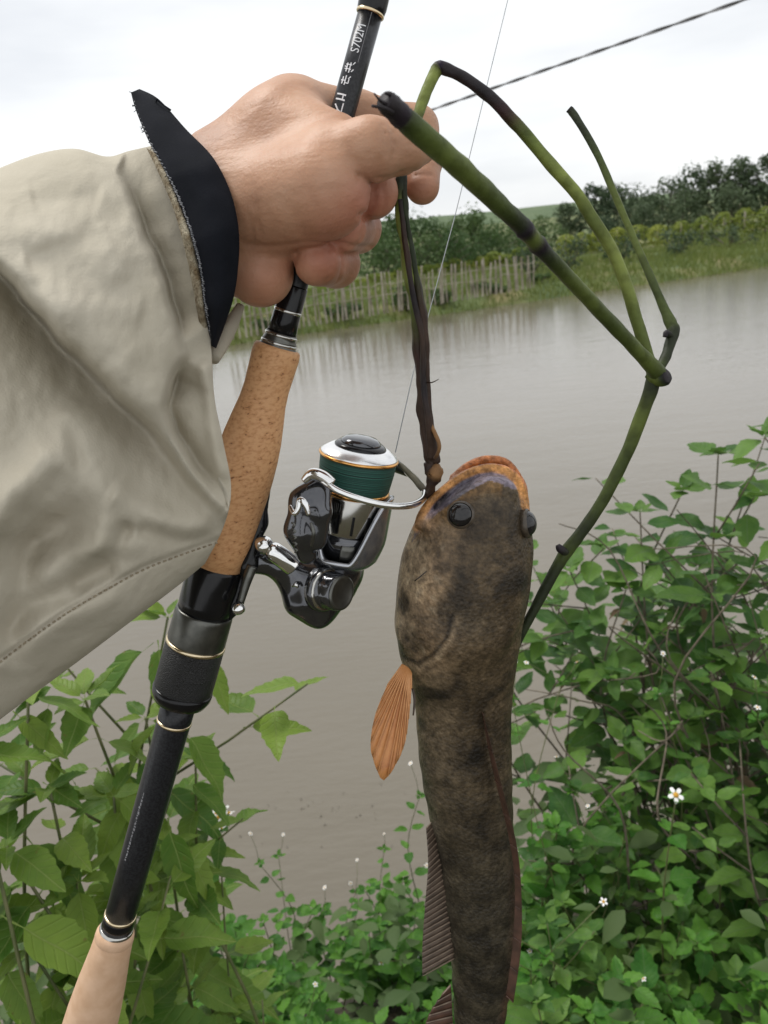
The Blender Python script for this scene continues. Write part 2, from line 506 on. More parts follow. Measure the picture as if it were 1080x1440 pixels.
def fish_mat():
    m, t, p = nodes_of('fish_skin')
    N, L = t.nodes, t.links
    tcn = N.new('ShaderNodeTexCoord')
    at = N.new('ShaderNodeVertexColor'); at.layer_name = 'tint'
    def nzn(s, d=6):
        n = N.new('ShaderNodeTexNoise'); n.inputs['Scale'].default_value = s; n.inputs['Detail'].default_value = d
        n.inputs['Roughness'].default_value = 0.65
        L.new(tcn.outputs['Object'], n.inputs['Vector']); return n
    a, b = nzn(55), nzn(330, 4)
    ra = N.new('ShaderNodeMapRange'); ra.inputs['From Min'].default_value = 0.36; ra.inputs['From Max'].default_value = 0.66
    ra.inputs['To Min'].default_value = 0.42; ra.inputs['To Max'].default_value = 1.5
    L.new(a.outputs['Fac'], ra.inputs['Value'])
    rb = N.new('ShaderNodeMapRange'); rb.inputs['From Min'].default_value = 0.35; rb.inputs['From Max'].default_value = 0.7
    rb.inputs['To Min'].default_value = 0.6; rb.inputs['To Max'].default_value = 1.5
    L.new(b.outputs['Fac'], rb.inputs['Value'])
    mu = N.new('ShaderNodeMath'); mu.operation = 'MULTIPLY'; L.new(ra.outputs[0], mu.inputs[0]); L.new(rb.outputs[0], mu.inputs[1])
    # mottling is full on the skin, faint on lips and mouth lining (attribute alpha is not used: red ones are brighter)
    vs = N.new('ShaderNodeVectorMath'); vs.operation = 'SCALE'
    L.new(at.outputs['Color'], vs.inputs[0]); L.new(mu.outputs[0], vs.inputs['Scale'])
    L.new(vs.outputs[0], p.inputs['Base Color'])
    p.inputs['Roughness'].default_value = 0.45
    p.inputs['Coat Weight'].default_value = 0.12; p.inputs['Coat Roughness'].default_value = 0.22
    p.inputs['Specular IOR Level'].default_value = 0.25
    vo = N.new('ShaderNodeTexVoronoi'); vo.inputs['Scale'].default_value = 520; L.new(tcn.outputs['Object'], vo.inputs['Vector'])
    vo.feature = 'F1'
    mixh = N.new('ShaderNodeMath'); mixh.operation = 'MULTIPLY_ADD'; L.new(b.outputs['Fac'], mixh.inputs[0]); mixh.inputs[1].default_value = 1.3; L.new(vo.outputs['Distance'], mixh.inputs[2])
    bm = N.new('ShaderNodeBump'); bm.inputs['Strength'].default_value = 0.5; bm.inputs['Distance'].default_value = 0.0010
    L.new(mixh.outputs[0], bm.inputs['Height']); L.new(bm.outputs['Normal'], p.inputs['Normal'])
    return m
M_['fish'] = fish_mat()
M_['fin_orange'] = pm('fin_orange', [(0.40, 0.15, 0.045), (0.55, 0.24, 0.08)], 120, 0.4, bump=0.4, bscale=300, sss=0.1, bdist=0.0005)
M_['fin_brown'] = pm('fin_brown', [(0.055, 0.038, 0.026), (0.12, 0.085, 0.06)], 120, 0.5, bump=0.4, bscale=300, bdist=0.0005)
M_['fin_red'] = pm('fin_reddish', [(0.05, 0.026, 0.016), (0.10, 0.048, 0.03)], 120, 0.5, bump=0.4, bscale=300, bdist=0.0005)
M_['fin_ray'] = pm('fin_ray', [(0.16, 0.115, 0.08), (0.24, 0.18, 0.13)], 200, 0.5)
M_['eye'] = pm('fish_eye', [(0.006, 0.005, 0.005), (0.012, 0.011, 0.012)], 80, 0.12, coat=0.2)
M_['eye_iris'] = pm('fish_iris', [(0.015, 0.013, 0.013), (0.035, 0.03, 0.03)], 500, 0.2)
M_['eye_ring'] = pm('fish_eye_ring', [(0.04, 0.03, 0.02), (0.085, 0.065, 0.045)], 300, 0.35)
M_['stem'] = pm('green_stem', [(0.75, 0.75, 0.7), (1.0, 1.0, 1.0), (1.15, 1.15, 1.1)], 160, 0.55, bump=0.5, bscale=420, tint=True, bdist=0.0008, spec=0.25)
M_['twig'] = pm('dry_twig', [(0.07, 0.055, 0.035), (0.16, 0.13, 0.09)], 60, 0.8)
M_['weed_stem'] = pm('weed_stem', [(0.07, 0.09, 0.025), (0.13, 0.13, 0.05)], 30, 0.6)
M_['leaf_tall'] = leaf_mat('leaf_tall', (0.060, 0.145, 0.022), (0.205, 0.300, 0.045), (0.27, 0.34, 0.10))
M_['leaf_low'] = leaf_mat('leaf_low', (0.030, 0.125, 0.016), (0.125, 0.290, 0.035), (0.13, 0.21, 0.08))
M_['leaf_shrub'] = leaf_mat('leaf_shrub', (0.030, 0.100, 0.020), (0.150, 0.275, 0.048), (0.14, 0.20, 0.10))
M_['leaf_dry'] = leaf_mat('leaf_dry', (0.13, 0.085, 0.05), (0.22, 0.17, 0.09), (0.2, 0.15, 0.09))
M_['petal'] = pm('white_petal', [(0.78, 0.78, 0.74), (0.85, 0.85, 0.82)], 60, 0.6)
M_['floret'] = pm('yellow_floret', [(0.45, 0.22, 0.02), (0.6, 0.33, 0.03)], 300, 0.7)
M_['bud'] = pm('pale_bud', [(0.35, 0.36, 0.2), (0.55, 0.55, 0.42)], 200, 0.7)
M_['soil'] = pm('soil', [(0.025, 0.02, 0.012), (0.06, 0.048, 0.03), (0.05, 0.06, 0.025)], 9, 0.95, bump=0.8, bscale=40, bdist=0.02)
M_['far_ground'] = pm('far_ground', [(0.055, 0.085, 0.022), (0.095, 0.125, 0.035), (0.17, 0.15, 0.06)], 0.5, 0.95, bump=0.6, bscale=6, bdist=0.05, detail=8)
M_['hill'] = pm('hill', [(0.06, 0.10, 0.04), (0.10, 0.14, 0.06)], 0.25, 0.95, bump=0.8, bscale=1.5, bdist=0.5)
M_['post'] = pm('weathered_post', [(0.22, 0.19, 0.14), (0.42, 0.38, 0.31)], 3, 0.9, bump=0.4, bscale=60, bdist=0.005)
M_['bark'] = pm('bark', [(0.06, 0.05, 0.035), (0.13, 0.11, 0.08)], 6, 0.9, bump=0.6, bscale=30, bdist=0.01)
M_['cable'] = pm('cable', [(0.07, 0.07, 0.075), (0.10, 0.10, 0.10)], 5, 0.7)
M_['cable_pale'] = pm('cable_pale', [(0.20, 0.20, 0.20), (0.26, 0.26, 0.26)], 5, 0.7)

def crown_mat(name, dark, light):
    m, t, p = nodes_of(name)
    N, L = t.nodes, t.links
    tcn = N.new('ShaderNodeTexCoord'); oi = N.new('ShaderNodeObjectInfo')
    nz = N.new('ShaderNodeTexNoise'); nz.inputs['Scale'].default_value = 2.2; nz.inputs['Detail'].default_value = 8
    L.new(tcn.outputs['Object'], nz.inputs['Vector'])
    md = N.new('ShaderNodeMath'); md.operation = 'MULTIPLY_ADD'; md.inputs[1].default_value = 0.5; L.new(oi.outputs['Random'], md.inputs[0])
    mr = N.new('ShaderNodeMapRange'); mr.inputs['From Min'].default_value = 0.35; mr.inputs['From Max'].default_value = 0.7; mr.inputs['To Max'].default_value = 0.6
    L.new(nz.outputs['Fac'], mr.inputs['Value']); L.new(mr.outputs[0], md.inputs[2])
    a = N.new('ShaderNodeMix'); a.data_type = 'RGBA'; L.new(md.outputs[0], a.inputs[0])
    a.inputs[6].default_value = (*dark, 1); a.inputs[7].default_value = (*light, 1)
    L.new(a.outputs[2], p.inputs['Base Color']); p.inputs['Roughness'].default_value = 0.6
    p.inputs['Specular IOR Level'].default_value = 0.25
    tr = N.new('ShaderNodeBsdfTranslucent'); L.new(a.outputs[2], tr.inputs['Color'])
    ms = N.new('ShaderNodeMixShader'); ms.inputs[0].default_value = 0.3
    L.new(p.outputs[0], ms.inputs[1]); L.new(tr.outputs[0], ms.inputs[2])
    L.new(ms.outputs[0], N['Material Output'].inputs['Surface'])
    return m
M_['crown'] = crown_mat('crown_dark', (0.036, 0.066, 0.032), (0.105, 0.140, 0.070))
M_['crown_mid'] = crown_mat('crown_mid', (0.040, 0.085, 0.025), (0.10, 0.15, 0.05))
M_['crown_yellow'] = crown_mat('crown_yellow', (0.11, 0.165, 0.026), (0.30, 0.33, 0.055))
M_['grass'] = crown_mat('grass', (0.080, 0.135, 0.028), (0.23, 0.26, 0.075))

def water_mat():
    m, t, p = nodes_of('muddy_water')
    N, L = t.nodes, t.links
    tcn = N.new('ShaderNodeTexCoord')
    mpn = N.new('ShaderNodeMapping'); mpn.inputs['Scale'].default_value = (1.0, 2.2, 1); mpn.inputs['Rotation'].default_value = (0, 0, rad(8))
    L.new(tcn.outputs['Object'], mpn.inputs['Vector'])
    n0 = N.new('ShaderNodeTexNoise'); n0.inputs['Scale'].default_value = 0.25; L.new(tcn.outputs['Object'], n0.inputs['Vector'])
    rp = N.new('ShaderNodeValToRGB'); e = rp.color_ramp.elements
    e[0].position = 0.3; e[0].color = (0.130, 0.112, 0.080, 1); e[1].position = 0.7; e[1].color = (0.152, 0.132, 0.098, 1)
    L.new(n0.outputs['Fac'], rp.inputs['Fac']); L.new(rp.outputs['Color'], p.inputs['Base Color'])
    p.inputs['Roughness'].default_value = 0.11; p.inputs['IOR'].default_value = 1.6
    n1 = N.new('ShaderNodeTexNoise'); n1.inputs['Scale'].default_value = 8; n1.inputs['Detail'].default_value = 5
    n2 = N.new('ShaderNodeTexNoise'); n2.inputs['Scale'].default_value = 1.1; n2.inputs['Detail'].default_value = 3
    for n in (n1, n2): L.new(mpn.outputs['Vector'], n.inputs['Vector'])
    ad = N.new('ShaderNodeMath'); ad.operation = 'MULTIPLY_ADD'; L.new(n2.outputs['Fac'], ad.inputs[0]); ad.inputs[1].default_value = 2.0; L.new(n1.outputs['Fac'], ad.inputs[2])
    b = N.new('ShaderNodeBump'); b.inputs['Strength'].default_value = 0.13; b.inputs['Distance'].default_value = 0.03
    L.new(ad.outputs[0], b.inputs['Height']); L.new(b.outputs['Normal'], p.inputs['Normal'])
    return m
M_['water'] = water_mat()

# ------------------------------------------------------------------ the setting: water, banks, hill
ob = obj('water', [(-250, 1.0, 0), (250, 1.0, 0), (250, 260, 0), (-250, 260, 0)], [[0, 1, 2, 3]], M_['water'], smooth=False, origin=(0, 0, 0))
tag(ob, 'muddy grey-brown pond water with faint ripples', 'water', kind='structure')

S0, S1 = G(330, 487, 0), G(1080, 377, 0)             # far shoreline
E_ = (S1-S0); E_.z = 0
SLEN = E_.length
E_.normalize()
N_ = Vector((-E_.y, E_.x, 0))                          # away from the water
if N_.y < 0: N_ = -N_
def bank(s, n, z=0.0): return S0 + E_*s + N_*n + Vector((0, 0, z))
def bank_h(s, n):
    """height of the far bank n metres behind the shore"""
    h = -0.35 + 0.75*float(sstep(-0.8, 2.2, np.array(n))) + 0.25*float(sstep(2, 7, np.array(n)))
    h += 0.02*max(n-7, 0)
    return h + 0.10*noise.noise(Vector((s*0.35, n*0.5, 3.0)))*(1 if n > 0.4 else 0.5)
V, Fc = [], []
ss = np.concatenate([np.linspace(-90, -12, 24), np.linspace(-10, 60, 141), np.linspace(62, 260, 40)])
nn = np.concatenate([np.linspace(-1.5, 8, 24), np.linspace(9, 60, 18), np.linspace(70, 330, 14)])
for s in ss:
    w = 0.5*noise.noise(Vector((s*0.16, 0, 0)))+0.25*noise.noise(Vector((s*0.6, 1, 0)))
    for n in nn:
        p = bank(s, n+w*max(0, 1-n/6))
        V.append((p.x, p.y, bank_h(s, n)))
k = len(nn)
for i in range(len(ss)-1):
    for j in range(k-1):
        Fc.append([i*k+j, (i+1)*k+j, (i+1)*k+j+1, i*k+j+1])
tag(obj('far_bank', V, Fc, M_['far_ground'], origin=(0, 0, 0)), 'grassy far bank of the pond rising to scrub', 'ground', kind='structure')

# low wooded hill on the skyline
V, Fc = [], []
hu = np.linspace(-220, 330, 90)
for s in hu:
    for j, q in enumerate(np.linspace(0, 1, 12)):
        p = bank(s, 95+85*q)
        top = 4.6+2.6*math.exp(-((s-10)/40)**2)+1.6*math.exp(-((s+60)/50)**2)+0.5*noise.noise(Vector((s*0.05, 0, 7)))
        V.append((p.x, p.y, 1.5+top*math.sin(q*math.pi/2)**1.3+0.25*noise.noise(Vector((s*0.3, q*8, 2)))))
for i in range(len(hu)-1):
    for j in range(11):
        Fc.append([i*12+j, (i+1)*12+j, (i+1)*12+j+1, i*12+j+1])
tag(obj('hill', V, Fc, M_['hill'], origin=(0, 0, 0)), 'low green hill on the skyline beyond the trees', 'hill', kind='structure')

# near bank the photographer stands on
def near_h(x, y):
    e = 2.35 + 0.25*math.sin(x*1.3+0.4) + (0.55 if x > 0.4 else 0.0)*min((x-0.4)/0.8, 1) + 0.25*min(max(-x-0.4, 0)/0.8, 1)
    t = min(max((y-(e-1.15))/1.3, 0), 1)
    return 0.95 - 1.25*t*t*(3-2*t) + 0.04*noise.noise(Vector((x*3, y*3, 0)))
V, Fc = [], []
gx, gy = np.linspace(-6, 6, 90), np.linspace(-4, 4.4, 70)
for x in gx:
    for y in gy:
        V.append((x, y, near_h(x, y)))
for i in range(len(gx)-1):
    for j in range(len(gy)-1):
        a = i*len(gy)+j
        Fc.append([a, a+len(gy), a+len(gy)+1, a+1])
tag(obj('near_bank', V, Fc, M_['soil'], origin=(0, 0, 0)), 'dark earth of the near bank sloping into the pond', 'ground', kind='structure')

# ------------------------------------------------------------------ far vegetation
def leaf_cloud(n, fn, size, up=0.35):
    """n small two-triangle leaves at points fn() -> (pos, outward)"""
    V = np.zeros((n*4, 3)); Fc = np.arange(n*4).reshape(-1, 4)
    for i in range(n):
        p, o = fn()
        nrm = Vector((o[0]+random.gauss(0, .5), o[1]+random.gauss(0, .5), o[2]+up+random.gauss(0, .5))).normalized()
        x, y = perp(nrm)
        a = random.uniform(0, 6.28)
        x, y = x*math.cos(a)+y*math.sin(a), y*math.cos(a)-x*math.sin(a)
        s = size*random.uniform(0.6, 1.4)
        p = Vector(p)
        V[i*4:i*4+4] = [p-x*s, p-y*s*0.55+nrm*s*0.15, p+x*s, p+y*s*0.55+nrm*s*0.15]
    return V, Fc

def tree(pos, h, w, label, group, mat='crown', name='tree', lean=0.0, leaves=1100, base=0.3, open_=1.0):
    r = empty(name, pos)
    tag(r, label, 'tree', group)
    pos = Vector(pos)
    mb = MB()
    top = pos + Vector((lean, 0, h*0.8))
    mb.add(*tube(smooth_path([pos+Vector((0, 0, -0.15)), pos+Vector((lean*0.3+random.uniform(-.1, .1), 0, h*0.4)), top], 4), np.linspace(0.035*h**0.7, 0.012*h**0.7, 9), 7))
    clumps = []
    nc = 13
    for i in range(nc):
        q = base + (0.97-base)*(i+0.5)/nc
        rr = w*0.5*math.sin(min(1, (1.02-q)/(1.02-base)*0.85+0.12)*math.pi*0.62)*random.uniform(0.35, 0.95)
        a = i*2.4+random.uniform(-.5, .5)
        c = pos + Vector((lean*q+math.cos(a)*rr, math.sin(a)*rr, h*q))
        clumps.append((c, w*random.uniform(0.12, 0.24)))
        st = pos+Vector((lean*q*0.7, 0, h*max(q-0.22, 0.15)))
        mb.add(*tube([st, (st+c)/2+Vector((0, 0, -0.05*h*0.2)), c], np.array([0.018, 0.012, 0.006])*h**0.7, 5))
    mb.build('trunk', M_['bark'], r)
    def fn():
        c, R = random.choice(clumps)
        d = Vector((random.gauss(0, 1), random.gauss(0, 1), random.gauss(0, 0.8))).normalized()
        return c + d*R*random.uniform(0.35, 1.1)**0.6*open_, d
    V, Fc = leaf_cloud(leaves, fn, 0.062*h**0.6)
    obj('crown', V, Fc, M_[mat], r, smooth=False)
    return r

def at_px(u, vtop, depth, z=None):
    """ground point under pixel column u at a depth, and the height that reaches row vtop"""
    p = W(u, vtop, depth)
    rel = Vector((p.x, p.y, 0))-S0
    z0 = bank_h(rel.dot(E_), rel.dot(N_)) if z is None else z
    return Vector((p.x, p.y, z0)), p.z-z0

g_tr = 'dark trees behind the far bank'
for (u, vt, d, w, ln) in [(800, 292, 58, 4.2, 0), (832, 270, 56, 4.6, .3), (868, 262, 57, 4.4, 0), (905, 258, 60, 5.0, -.2), (940, 250, 57, 5.0, .2), (975, 247, 58, 4.6, 0), (1008, 240, 56, 4.6, .2),
                          (1045, 232, 55, 5.2, 0), (1082, 228, 54, 5.4, .3), (1120, 236, 55, 5.0, 0), (850, 300, 50, 3.6, 0), (905, 292, 50, 3.8, 0), (960, 286, 49, 3.8, .2), (1030, 274, 49, 3.6, 0)]:
    p, h = at_px(u, vt+random.uniform(-12, 12), d)
    tree(p, h, w*random.uniform(.65, .95), 'dark grey-green tree in the tall stand at the right end of the far bank', g_tr, 'crown', lean=ln, leaves=1300, base=0.18)
g_tm = 'scrubby trees behind the fence'
for (u, vt, d, w) in [(-40, 385, 42, 4.4), (40, 378, 43, 4.4), (120, 372, 42, 4.0), (190, 366, 44, 4.2), (260, 360, 43, 4.4), (330, 352, 44, 4.2), (395, 345, 44, 4.0), (455, 338, 42, 4.4), (520, 318, 40, 3.8), (548, 304, 42, 3.6), (585, 304, 43, 3.6), (618, 316, 42, 3.2), (650, 308, 46, 3.2), (665, 298, 45, 3.0), (700, 322, 44, 3.8), (735, 318, 46, 3.4),
                      (765, 308, 50, 3.0), (600, 340, 37, 3.2), (640, 345, 37, 3.0), (545, 345, 36, 3.0), (690, 345, 40, 3.0)]:
    p, h = at_px(u, vt, d)
    tree(p, max(h, 1.6), w, 'mid-green bushy tree in the scrub behind the stake fence', g_tm, 'crown_mid', leaves=1000, base=0.1)

# yellow-green vine-covered pillars (a row of climbing plants on posts)
def pillar(pos, h, w, label, group):
    r = empty('climbing_plant', pos)
    tag(r, label, 'plant', group)
    pos = Vector(pos)
    V, Fc = tube([pos+Vector((0, 0, -.1)), pos+Vector((0, 0, h*0.97))], 0.05, 6)
    obj('support_post', V, Fc, M_['post'], r)
    def fn():
        a = random.uniform(0, 6.283); q = random.random()
        rr = w*0.5*min(1, 3.5*(1.02-q))**0.5*(0.85+0.3*noise.noise(Vector((a, q*4, pos.x))))*random.uniform(0.75, 1.05)
        return pos+Vector((math.cos(a)*rr, math.sin(a)*rr, 0.05+h*q)), Vector((math.cos(a), math.sin(a), 0.2+max(0, q-.8)*6))
    V, Fc = leaf_cloud(420, fn, 0.085)
    obj('foliage', V, Fc, M_['crown_yellow'], r, smooth=False)
for i, (u, vt, d) in enumerate([(1078, 292, 40), (1048, 294, 40), (1018, 300, 40.5), (988, 306, 41), (958, 312, 41), (925, 318, 40), (897, 318, 41), (868, 322, 41), (842, 324, 41), (818, 329, 41), (796, 332, 40)]):
    p, h = at_px(u, vt, d)
    pillar(p, h, 1.15, 'rounded yellow-green climbing plant on a post below the dark trees', 'climbing plants below the dark trees')
for i in range(24):
    u = 342 + i*18.5
    p, h = at_px(u, 425-(u-342)*0.185+random.uniform(-5, 5), 32+i*0.30)
    pillar(p, h, 0.85, 'yellow-green climbing plant on a post just behind the stake fence', 'climbing plants behind the fence')

# stake fence: each stake is a part
f0, f1 = G(318, 466, 0.58), G(752, 394, 0.62)
fence = empty('stake_fence', (f0+f1)/2)
tag(fence, 'long fence of pale upright wooden stakes along the far bank', 'fence')
NP = 64
for i in range(NP):
    q = i/(NP-1)
    p = f0.lerp(f1, q) + N_*random.uniform(-.12, .12)
    h = random.uniform(.72, 1.02)
    tp = p+Vector((random.gauss(0, .05), random.gauss(0, .05), h))
    r = random.uniform(0.022, 0.042)
    V, Fc = tube([p+Vector((0, 0, -.25)), p.lerp(tp, .5)+Vector((random.gauss(0, .012), 0, 0)), tp], [r, r*0.95, r*0.8], 6)
    obj('stake', V, Fc, M_['post'], fence, smooth=False)
for zr in (0.3, 0.62):
    P = [f0.lerp(f1, q)+Vector((0, 0, zr+random.gauss(0, .03)))-N_*0.06 for q in np.linspace(0, 1, 40)]
    V, Fc = tube(P, 0.012, 5)
    obj('rail', V, Fc, M_['post'], fence)

# rough grass on the far bank (uncountable)
def blades(n, fn, name, label, mat, hmin, hmax, wd):
    V = np.zeros((n*3, 3)); Fc = np.arange(n*3).reshape(-1, 3)
    for i in range(n):
        p = fn(); h = random.uniform(hmin, hmax); a = random.uniform(0, 6.283)
        d = Vector((math.cos(a), math.sin(a), 0))
        t = p+Vector((random.gauss(0, h*0.3), random.gauss(0, h*0.3), h))
        V[i*3:i*3+3] = [p-d*wd, p+d*wd, t]
    o = obj(name, V, Fc, M_[mat], smooth=False, origin=(0, 0, 0))
    return tag(o, label, 'grass', kind='stuff')
def gfn():
    s = random.uniform(-14, 40); n = random.random()**1.2*9
    p = bank(s, n+0.15); p.z = bank_h(s, n+0.15)-0.02
    return p
blades(26000, gfn, 'grass', 'rough green grass covering the far bank', 'grass', 0.12, 0.42, 0.028)

def bush(pos, h, w, label, group, mat):
    r = empty('bush', pos)
    tag(r, label, 'bush', group)
    pos = Vector(pos)
    mb = MB()
    cl = []
    for i in range(9):
        a = i*2.4; rr = w*0.5*random.uniform(0.1, 0.8)
        c = pos+Vector((math.cos(a)*rr, math.sin(a)*rr, h*random.uniform(0.25, 0.85)))
        cl.append((c, min(w, h*1.3)*random.uniform(0.18, 0.3)))
        mb.add(*tube([pos+Vector((0, 0, -.05)), c], [0.03, 0.01], 5))
    mb.build('stems', M_['bark'], r)
    def fn():
        c, R = random.choice(cl)
        d = Vector((random.gauss(0, 1), random.gauss(0, 1), random.gauss(0, .8))).normalized()
        return c+d*R*random.uniform(.4, 1.1), d
    V, Fc = leaf_cloud(420, fn, 0.07)
    obj('foliage', V, Fc, M_[mat], r, smooth=False)
for (s, n, h, w) in [(-1.0, 1.2, .8, 1.8), (1.6, 1.0, .9, 2.0), (3.9, 1.3, .7, 1.8), (6.1, 1.1, 1.35, 1.8), (7.4, 1.3, .8, 1.6), (9.6, 1.8, .7, 2.2), (12, 2.3, .6, 2.0), (-3.4, 1.2, .7, 1.7)]:
    p = bank(s, n); p.z = bank_h(s, n)
    bush(p, h*.62, w*.8, 'low green bush between the stake fence and the water', 'bushes in front of the fence', 'crown_mid')
for (s, n, h, w) in [(15, 4.5, 1.3, 2.2), (18, 5.2, 1.2, 2.4), (21, 5, 1.1, 2.4), (24.5, 5.5, 1.0, 2.6), (28, 5, .9, 2.6), (31, 5.5, 1.0, 2.6), (13.5, 5, 1.5, 2)]:
    p = bank(s, n); p.z = bank_h(s, n)
    bush(p, h, w, 'low dark bush on the open grassy bank beyond the end of the fence', 'bushes beyond the fence', 'crown')

# scraps of teal plastic at the waterline and specks floating near the bank
M_['teal'] = pm('teal_plastic', [(0.05, 0.26, 0.20), (0.12, 0.42, 0.34)], 8, 0.5, bump=0.5, bscale=30, bdist=0.02)
for u_, v_ in ((928, 391), (953, 389)):
    c = G(u_, v_, 0.0); V = []; Fc = []
    for i in range(9):
        for j in range(5):
            x, y = (i/8-.5), (j/4-.5)
            z = .10*max(0, 1-(2*x)**2)*max(0, 1-(2*y)**2)*(1+.7*noise.noise(Vector((x*6+u_, y*6, 0))))-.015
            p = c+E_*x*.55+N_*y*.3+Vector((0, 0, z)); V.append(list(p))
    for i in range(8):
        for j in range(4): Fc.append([i*5+j, (i+1)*5+j, (i+1)*5+j+1, i*5+j+1])
    tag(obj('plastic_scrap', V, Fc, M_['teal'], origin=tuple(c)), 'crumpled teal plastic scrap at the waterline of the far bank', 'plastic scrap', 'plastic scraps at the waterline')
random.seed(77)
V, Fc = [], []
for i in range(45):
    u_, v_ = random.gauss(425, 45), random.gauss(1135, 16)
    if random.random() < .3: u_, v_ = random.uniform(330, 580), random.uniform(1090, 1200)
    c = G(u_, v_, .004); a = random.uniform(0, 6.28); r = random.uniform(.0015, .0045); b0 = len(V)
    for k in range(5):
        t = a+k*2*math.pi/5; q = r*random.uniform(.5, 1.2)
        V.append((c.x+math.cos(t)*q*1.6, c.y+math.sin(t)*q, .004+random.uniform(0, .003)))
    Fc.append([b0+k for k in range(5)])
tag(obj('floating_debris', V, Fc, M_['bark'], smooth=False, origin=(0, 0, 0)), 'dark specks of plant litter floating on the pond', 'debris', kind='stuff')

# overhead cable: two strands twisted together
A, B = W(1330, -100, 5.2), W(330, 252, 10.5)
A, B = A+(A-B)*1.5, B+(B-A)*6.0
cab = empty('overhead_cable', (A+B)/2)
tag(cab, 'thin twisted overhead cable crossing the white sky', 'cable')
ax = (B-A).normalized(); cx, cy = perp(ax)
for ph, mm in ((0, 'cable'), (math.pi, 'cable_pale')):
    P = []
    for i in range(4000):
        q = i/3999; a = q*(B-A).length*2*math.pi/0.55+ph
        P.append(A.lerp(B, q)+cx*math.cos(a)*0.007+cy*math.sin(a)*0.007)
    V, Fc = tube(P, 0.0075, 5)
    obj('strand', V, Fc, M_[mm], cab)

# ------------------------------------------------------------------ near plants
def leaf_mesh(name, width, teeth, curl, fold, petiole, mat, n=9, shape=1.0, seed=0):
    """blade along +X, length 1; toothed edge, folded on the midrib, drooping tip"""
    rnd = random.Random(seed)
    V, Fc = [], []
    rows = []
    pw = 0.012
    tw = rnd.uniform(-.25, .25)
    for i in range(n+1):
        q = i/n
        x = petiole + (1-petiole)*q
        w = width*0.5*(math.sin(math.pi*min(q**shape*1.0, 1)))**0.85*(1.0 if i % 2 else 1-teeth)
        w = max(w, 0.006)
        z = -curl*x*x + 0.02*math.sin(q*9+seed)
        fz = fold*w
        a = tw*q
        rows.append(len(V))
        sh = (1.0/n)*0.35 if i % 2 == 0 and 0 < i < n else 0
        for yy, zz in ((-w, fz), (-w*0.5, fz*0.42-w*0.10), (0, 0), (w*0.5, fz*0.42-w*0.10), (w, fz)):
            xx = x - (sh if abs(yy) == w else 0)
            y2 = yy*math.cos(a)-zz*math.sin(a); z2 = yy*math.sin(a)+zz*math.cos(a)
            V.append((xx, y2, z+z2))
    b = len(V)
    V += [(0, -pw, 0), (0, pw, 0)]
    for i in range(n):
        for j in range(4):
            r0, r1 = rows[i], rows[i+1]
            Fc.append([r0+j, r1+j, r1+j+1, r0+j+1])
    Fc.append([b, rows[0]+1, rows[0]+3, b+1])
    me = bpy.data.meshes.new(name)
    me.from_pydata(V, [], Fc)
    me.polygons.foreach_set('use_smooth', np.ones(len(me.polygons), dtype=bool))
    me.materials.append(M_[mat])
    me.update()
    return me

LEAF = {
    'tall': [leaf_mesh('leaf_tall', random.uniform(.36, .50), .08, random.uniform(.05, .38), random.uniform(.1, .5), .14, 'leaf_tall', 12, 0.72, i) for i in range(8)],
    'low': [leaf_mesh('leaf_low', random.uniform(.52, .68), .14, random.uniform(.0, .25), random.uniform(.05, .35), .14, 'leaf_low', 9, 0.74, i) for i in range(8)],
    'shrub': [leaf_mesh('leaf_shrub', random.uniform(.52, .66), .04, random.uniform(.0, .25), random.uniform(.05, .35), .12, 'leaf_shrub', 8, 0.80, i) for i in range(8)],
    'dry': [leaf_mesh('leaf_dry', random.uniform(.30, .5), .14, random.uniform(.3, .6), random.uniform(.4, .9), .14, 'leaf_dry', 8, 0.72, i) for i in range(3)],
}

def petal_flower():
    V, Fc = [], []
    for k in range(5):
        a = k*2*math.pi/5
        d = Vector((math.cos(a), math.sin(a), 0)); s = Vector((-d.y, d.x, 0))
        b = len(V)
        for q, w, z in ((0.15, .10, 0), (.5, .26, .10), (.85, .24, .08), (1.0, .08, .02)):
            V += [list(d*q-s*w+Vector((0, 0, z))), list(d*q+s*w+Vector((0, 0, z)))]
        for i in range(3): Fc.append([b+2*i, b+2*i+1, b+2*i+3, b+2*i+2])
    me = bpy.data.meshes.new('petals'); me.from_pydata(V, [], Fc); me.materials.append(M_['petal']); me.update()
    V, Fc = lathe((0, 0, -0.12), (0, 0, 1), [(0.12, 0), (0.3, 0.12), (0.34, 0.24), (0.2, 0.38), (0.02, 0.42)], 10)
    mc = bpy.data.meshes.new('floret'); mc.from_pydata(V.tolist(), [], Fc); mc.materials.append(M_['floret']); mc.update()
    return me, mc
FLOWER, FLORET = petal_flower()

def put(name, me, parent, M):
    o = bpy.data.objects.new(name, me)
    o.parent = parent
    og = ORIG[parent]
    o.matrix_basis = Matrix.Translation(-Vector(og)) @ M
    ORIG[o] = None
    col.objects.link(o)
    return o

def leaf_at(plant_root, kind, p, direction, size, roll=0.0):
    d = Vector(direction).normalized()
    z = Vector((0, 0, 1)) - d*d.z
    if z.length < 0.05: z = Vector((1, 0, 0))
    z.normalize()
    y = z.cross(d)
    R = Matrix((d, y, z)).transposed() @ Matrix.Rotation(roll, 3, 'X')
    put('leaf', random.choice(LEAF[kind]), plant_root, Matrix.Translation(p) @ R.to_4x4() @ Matrix.Diagonal((size, size*random.uniform(.85, 1.15), size, 1)))

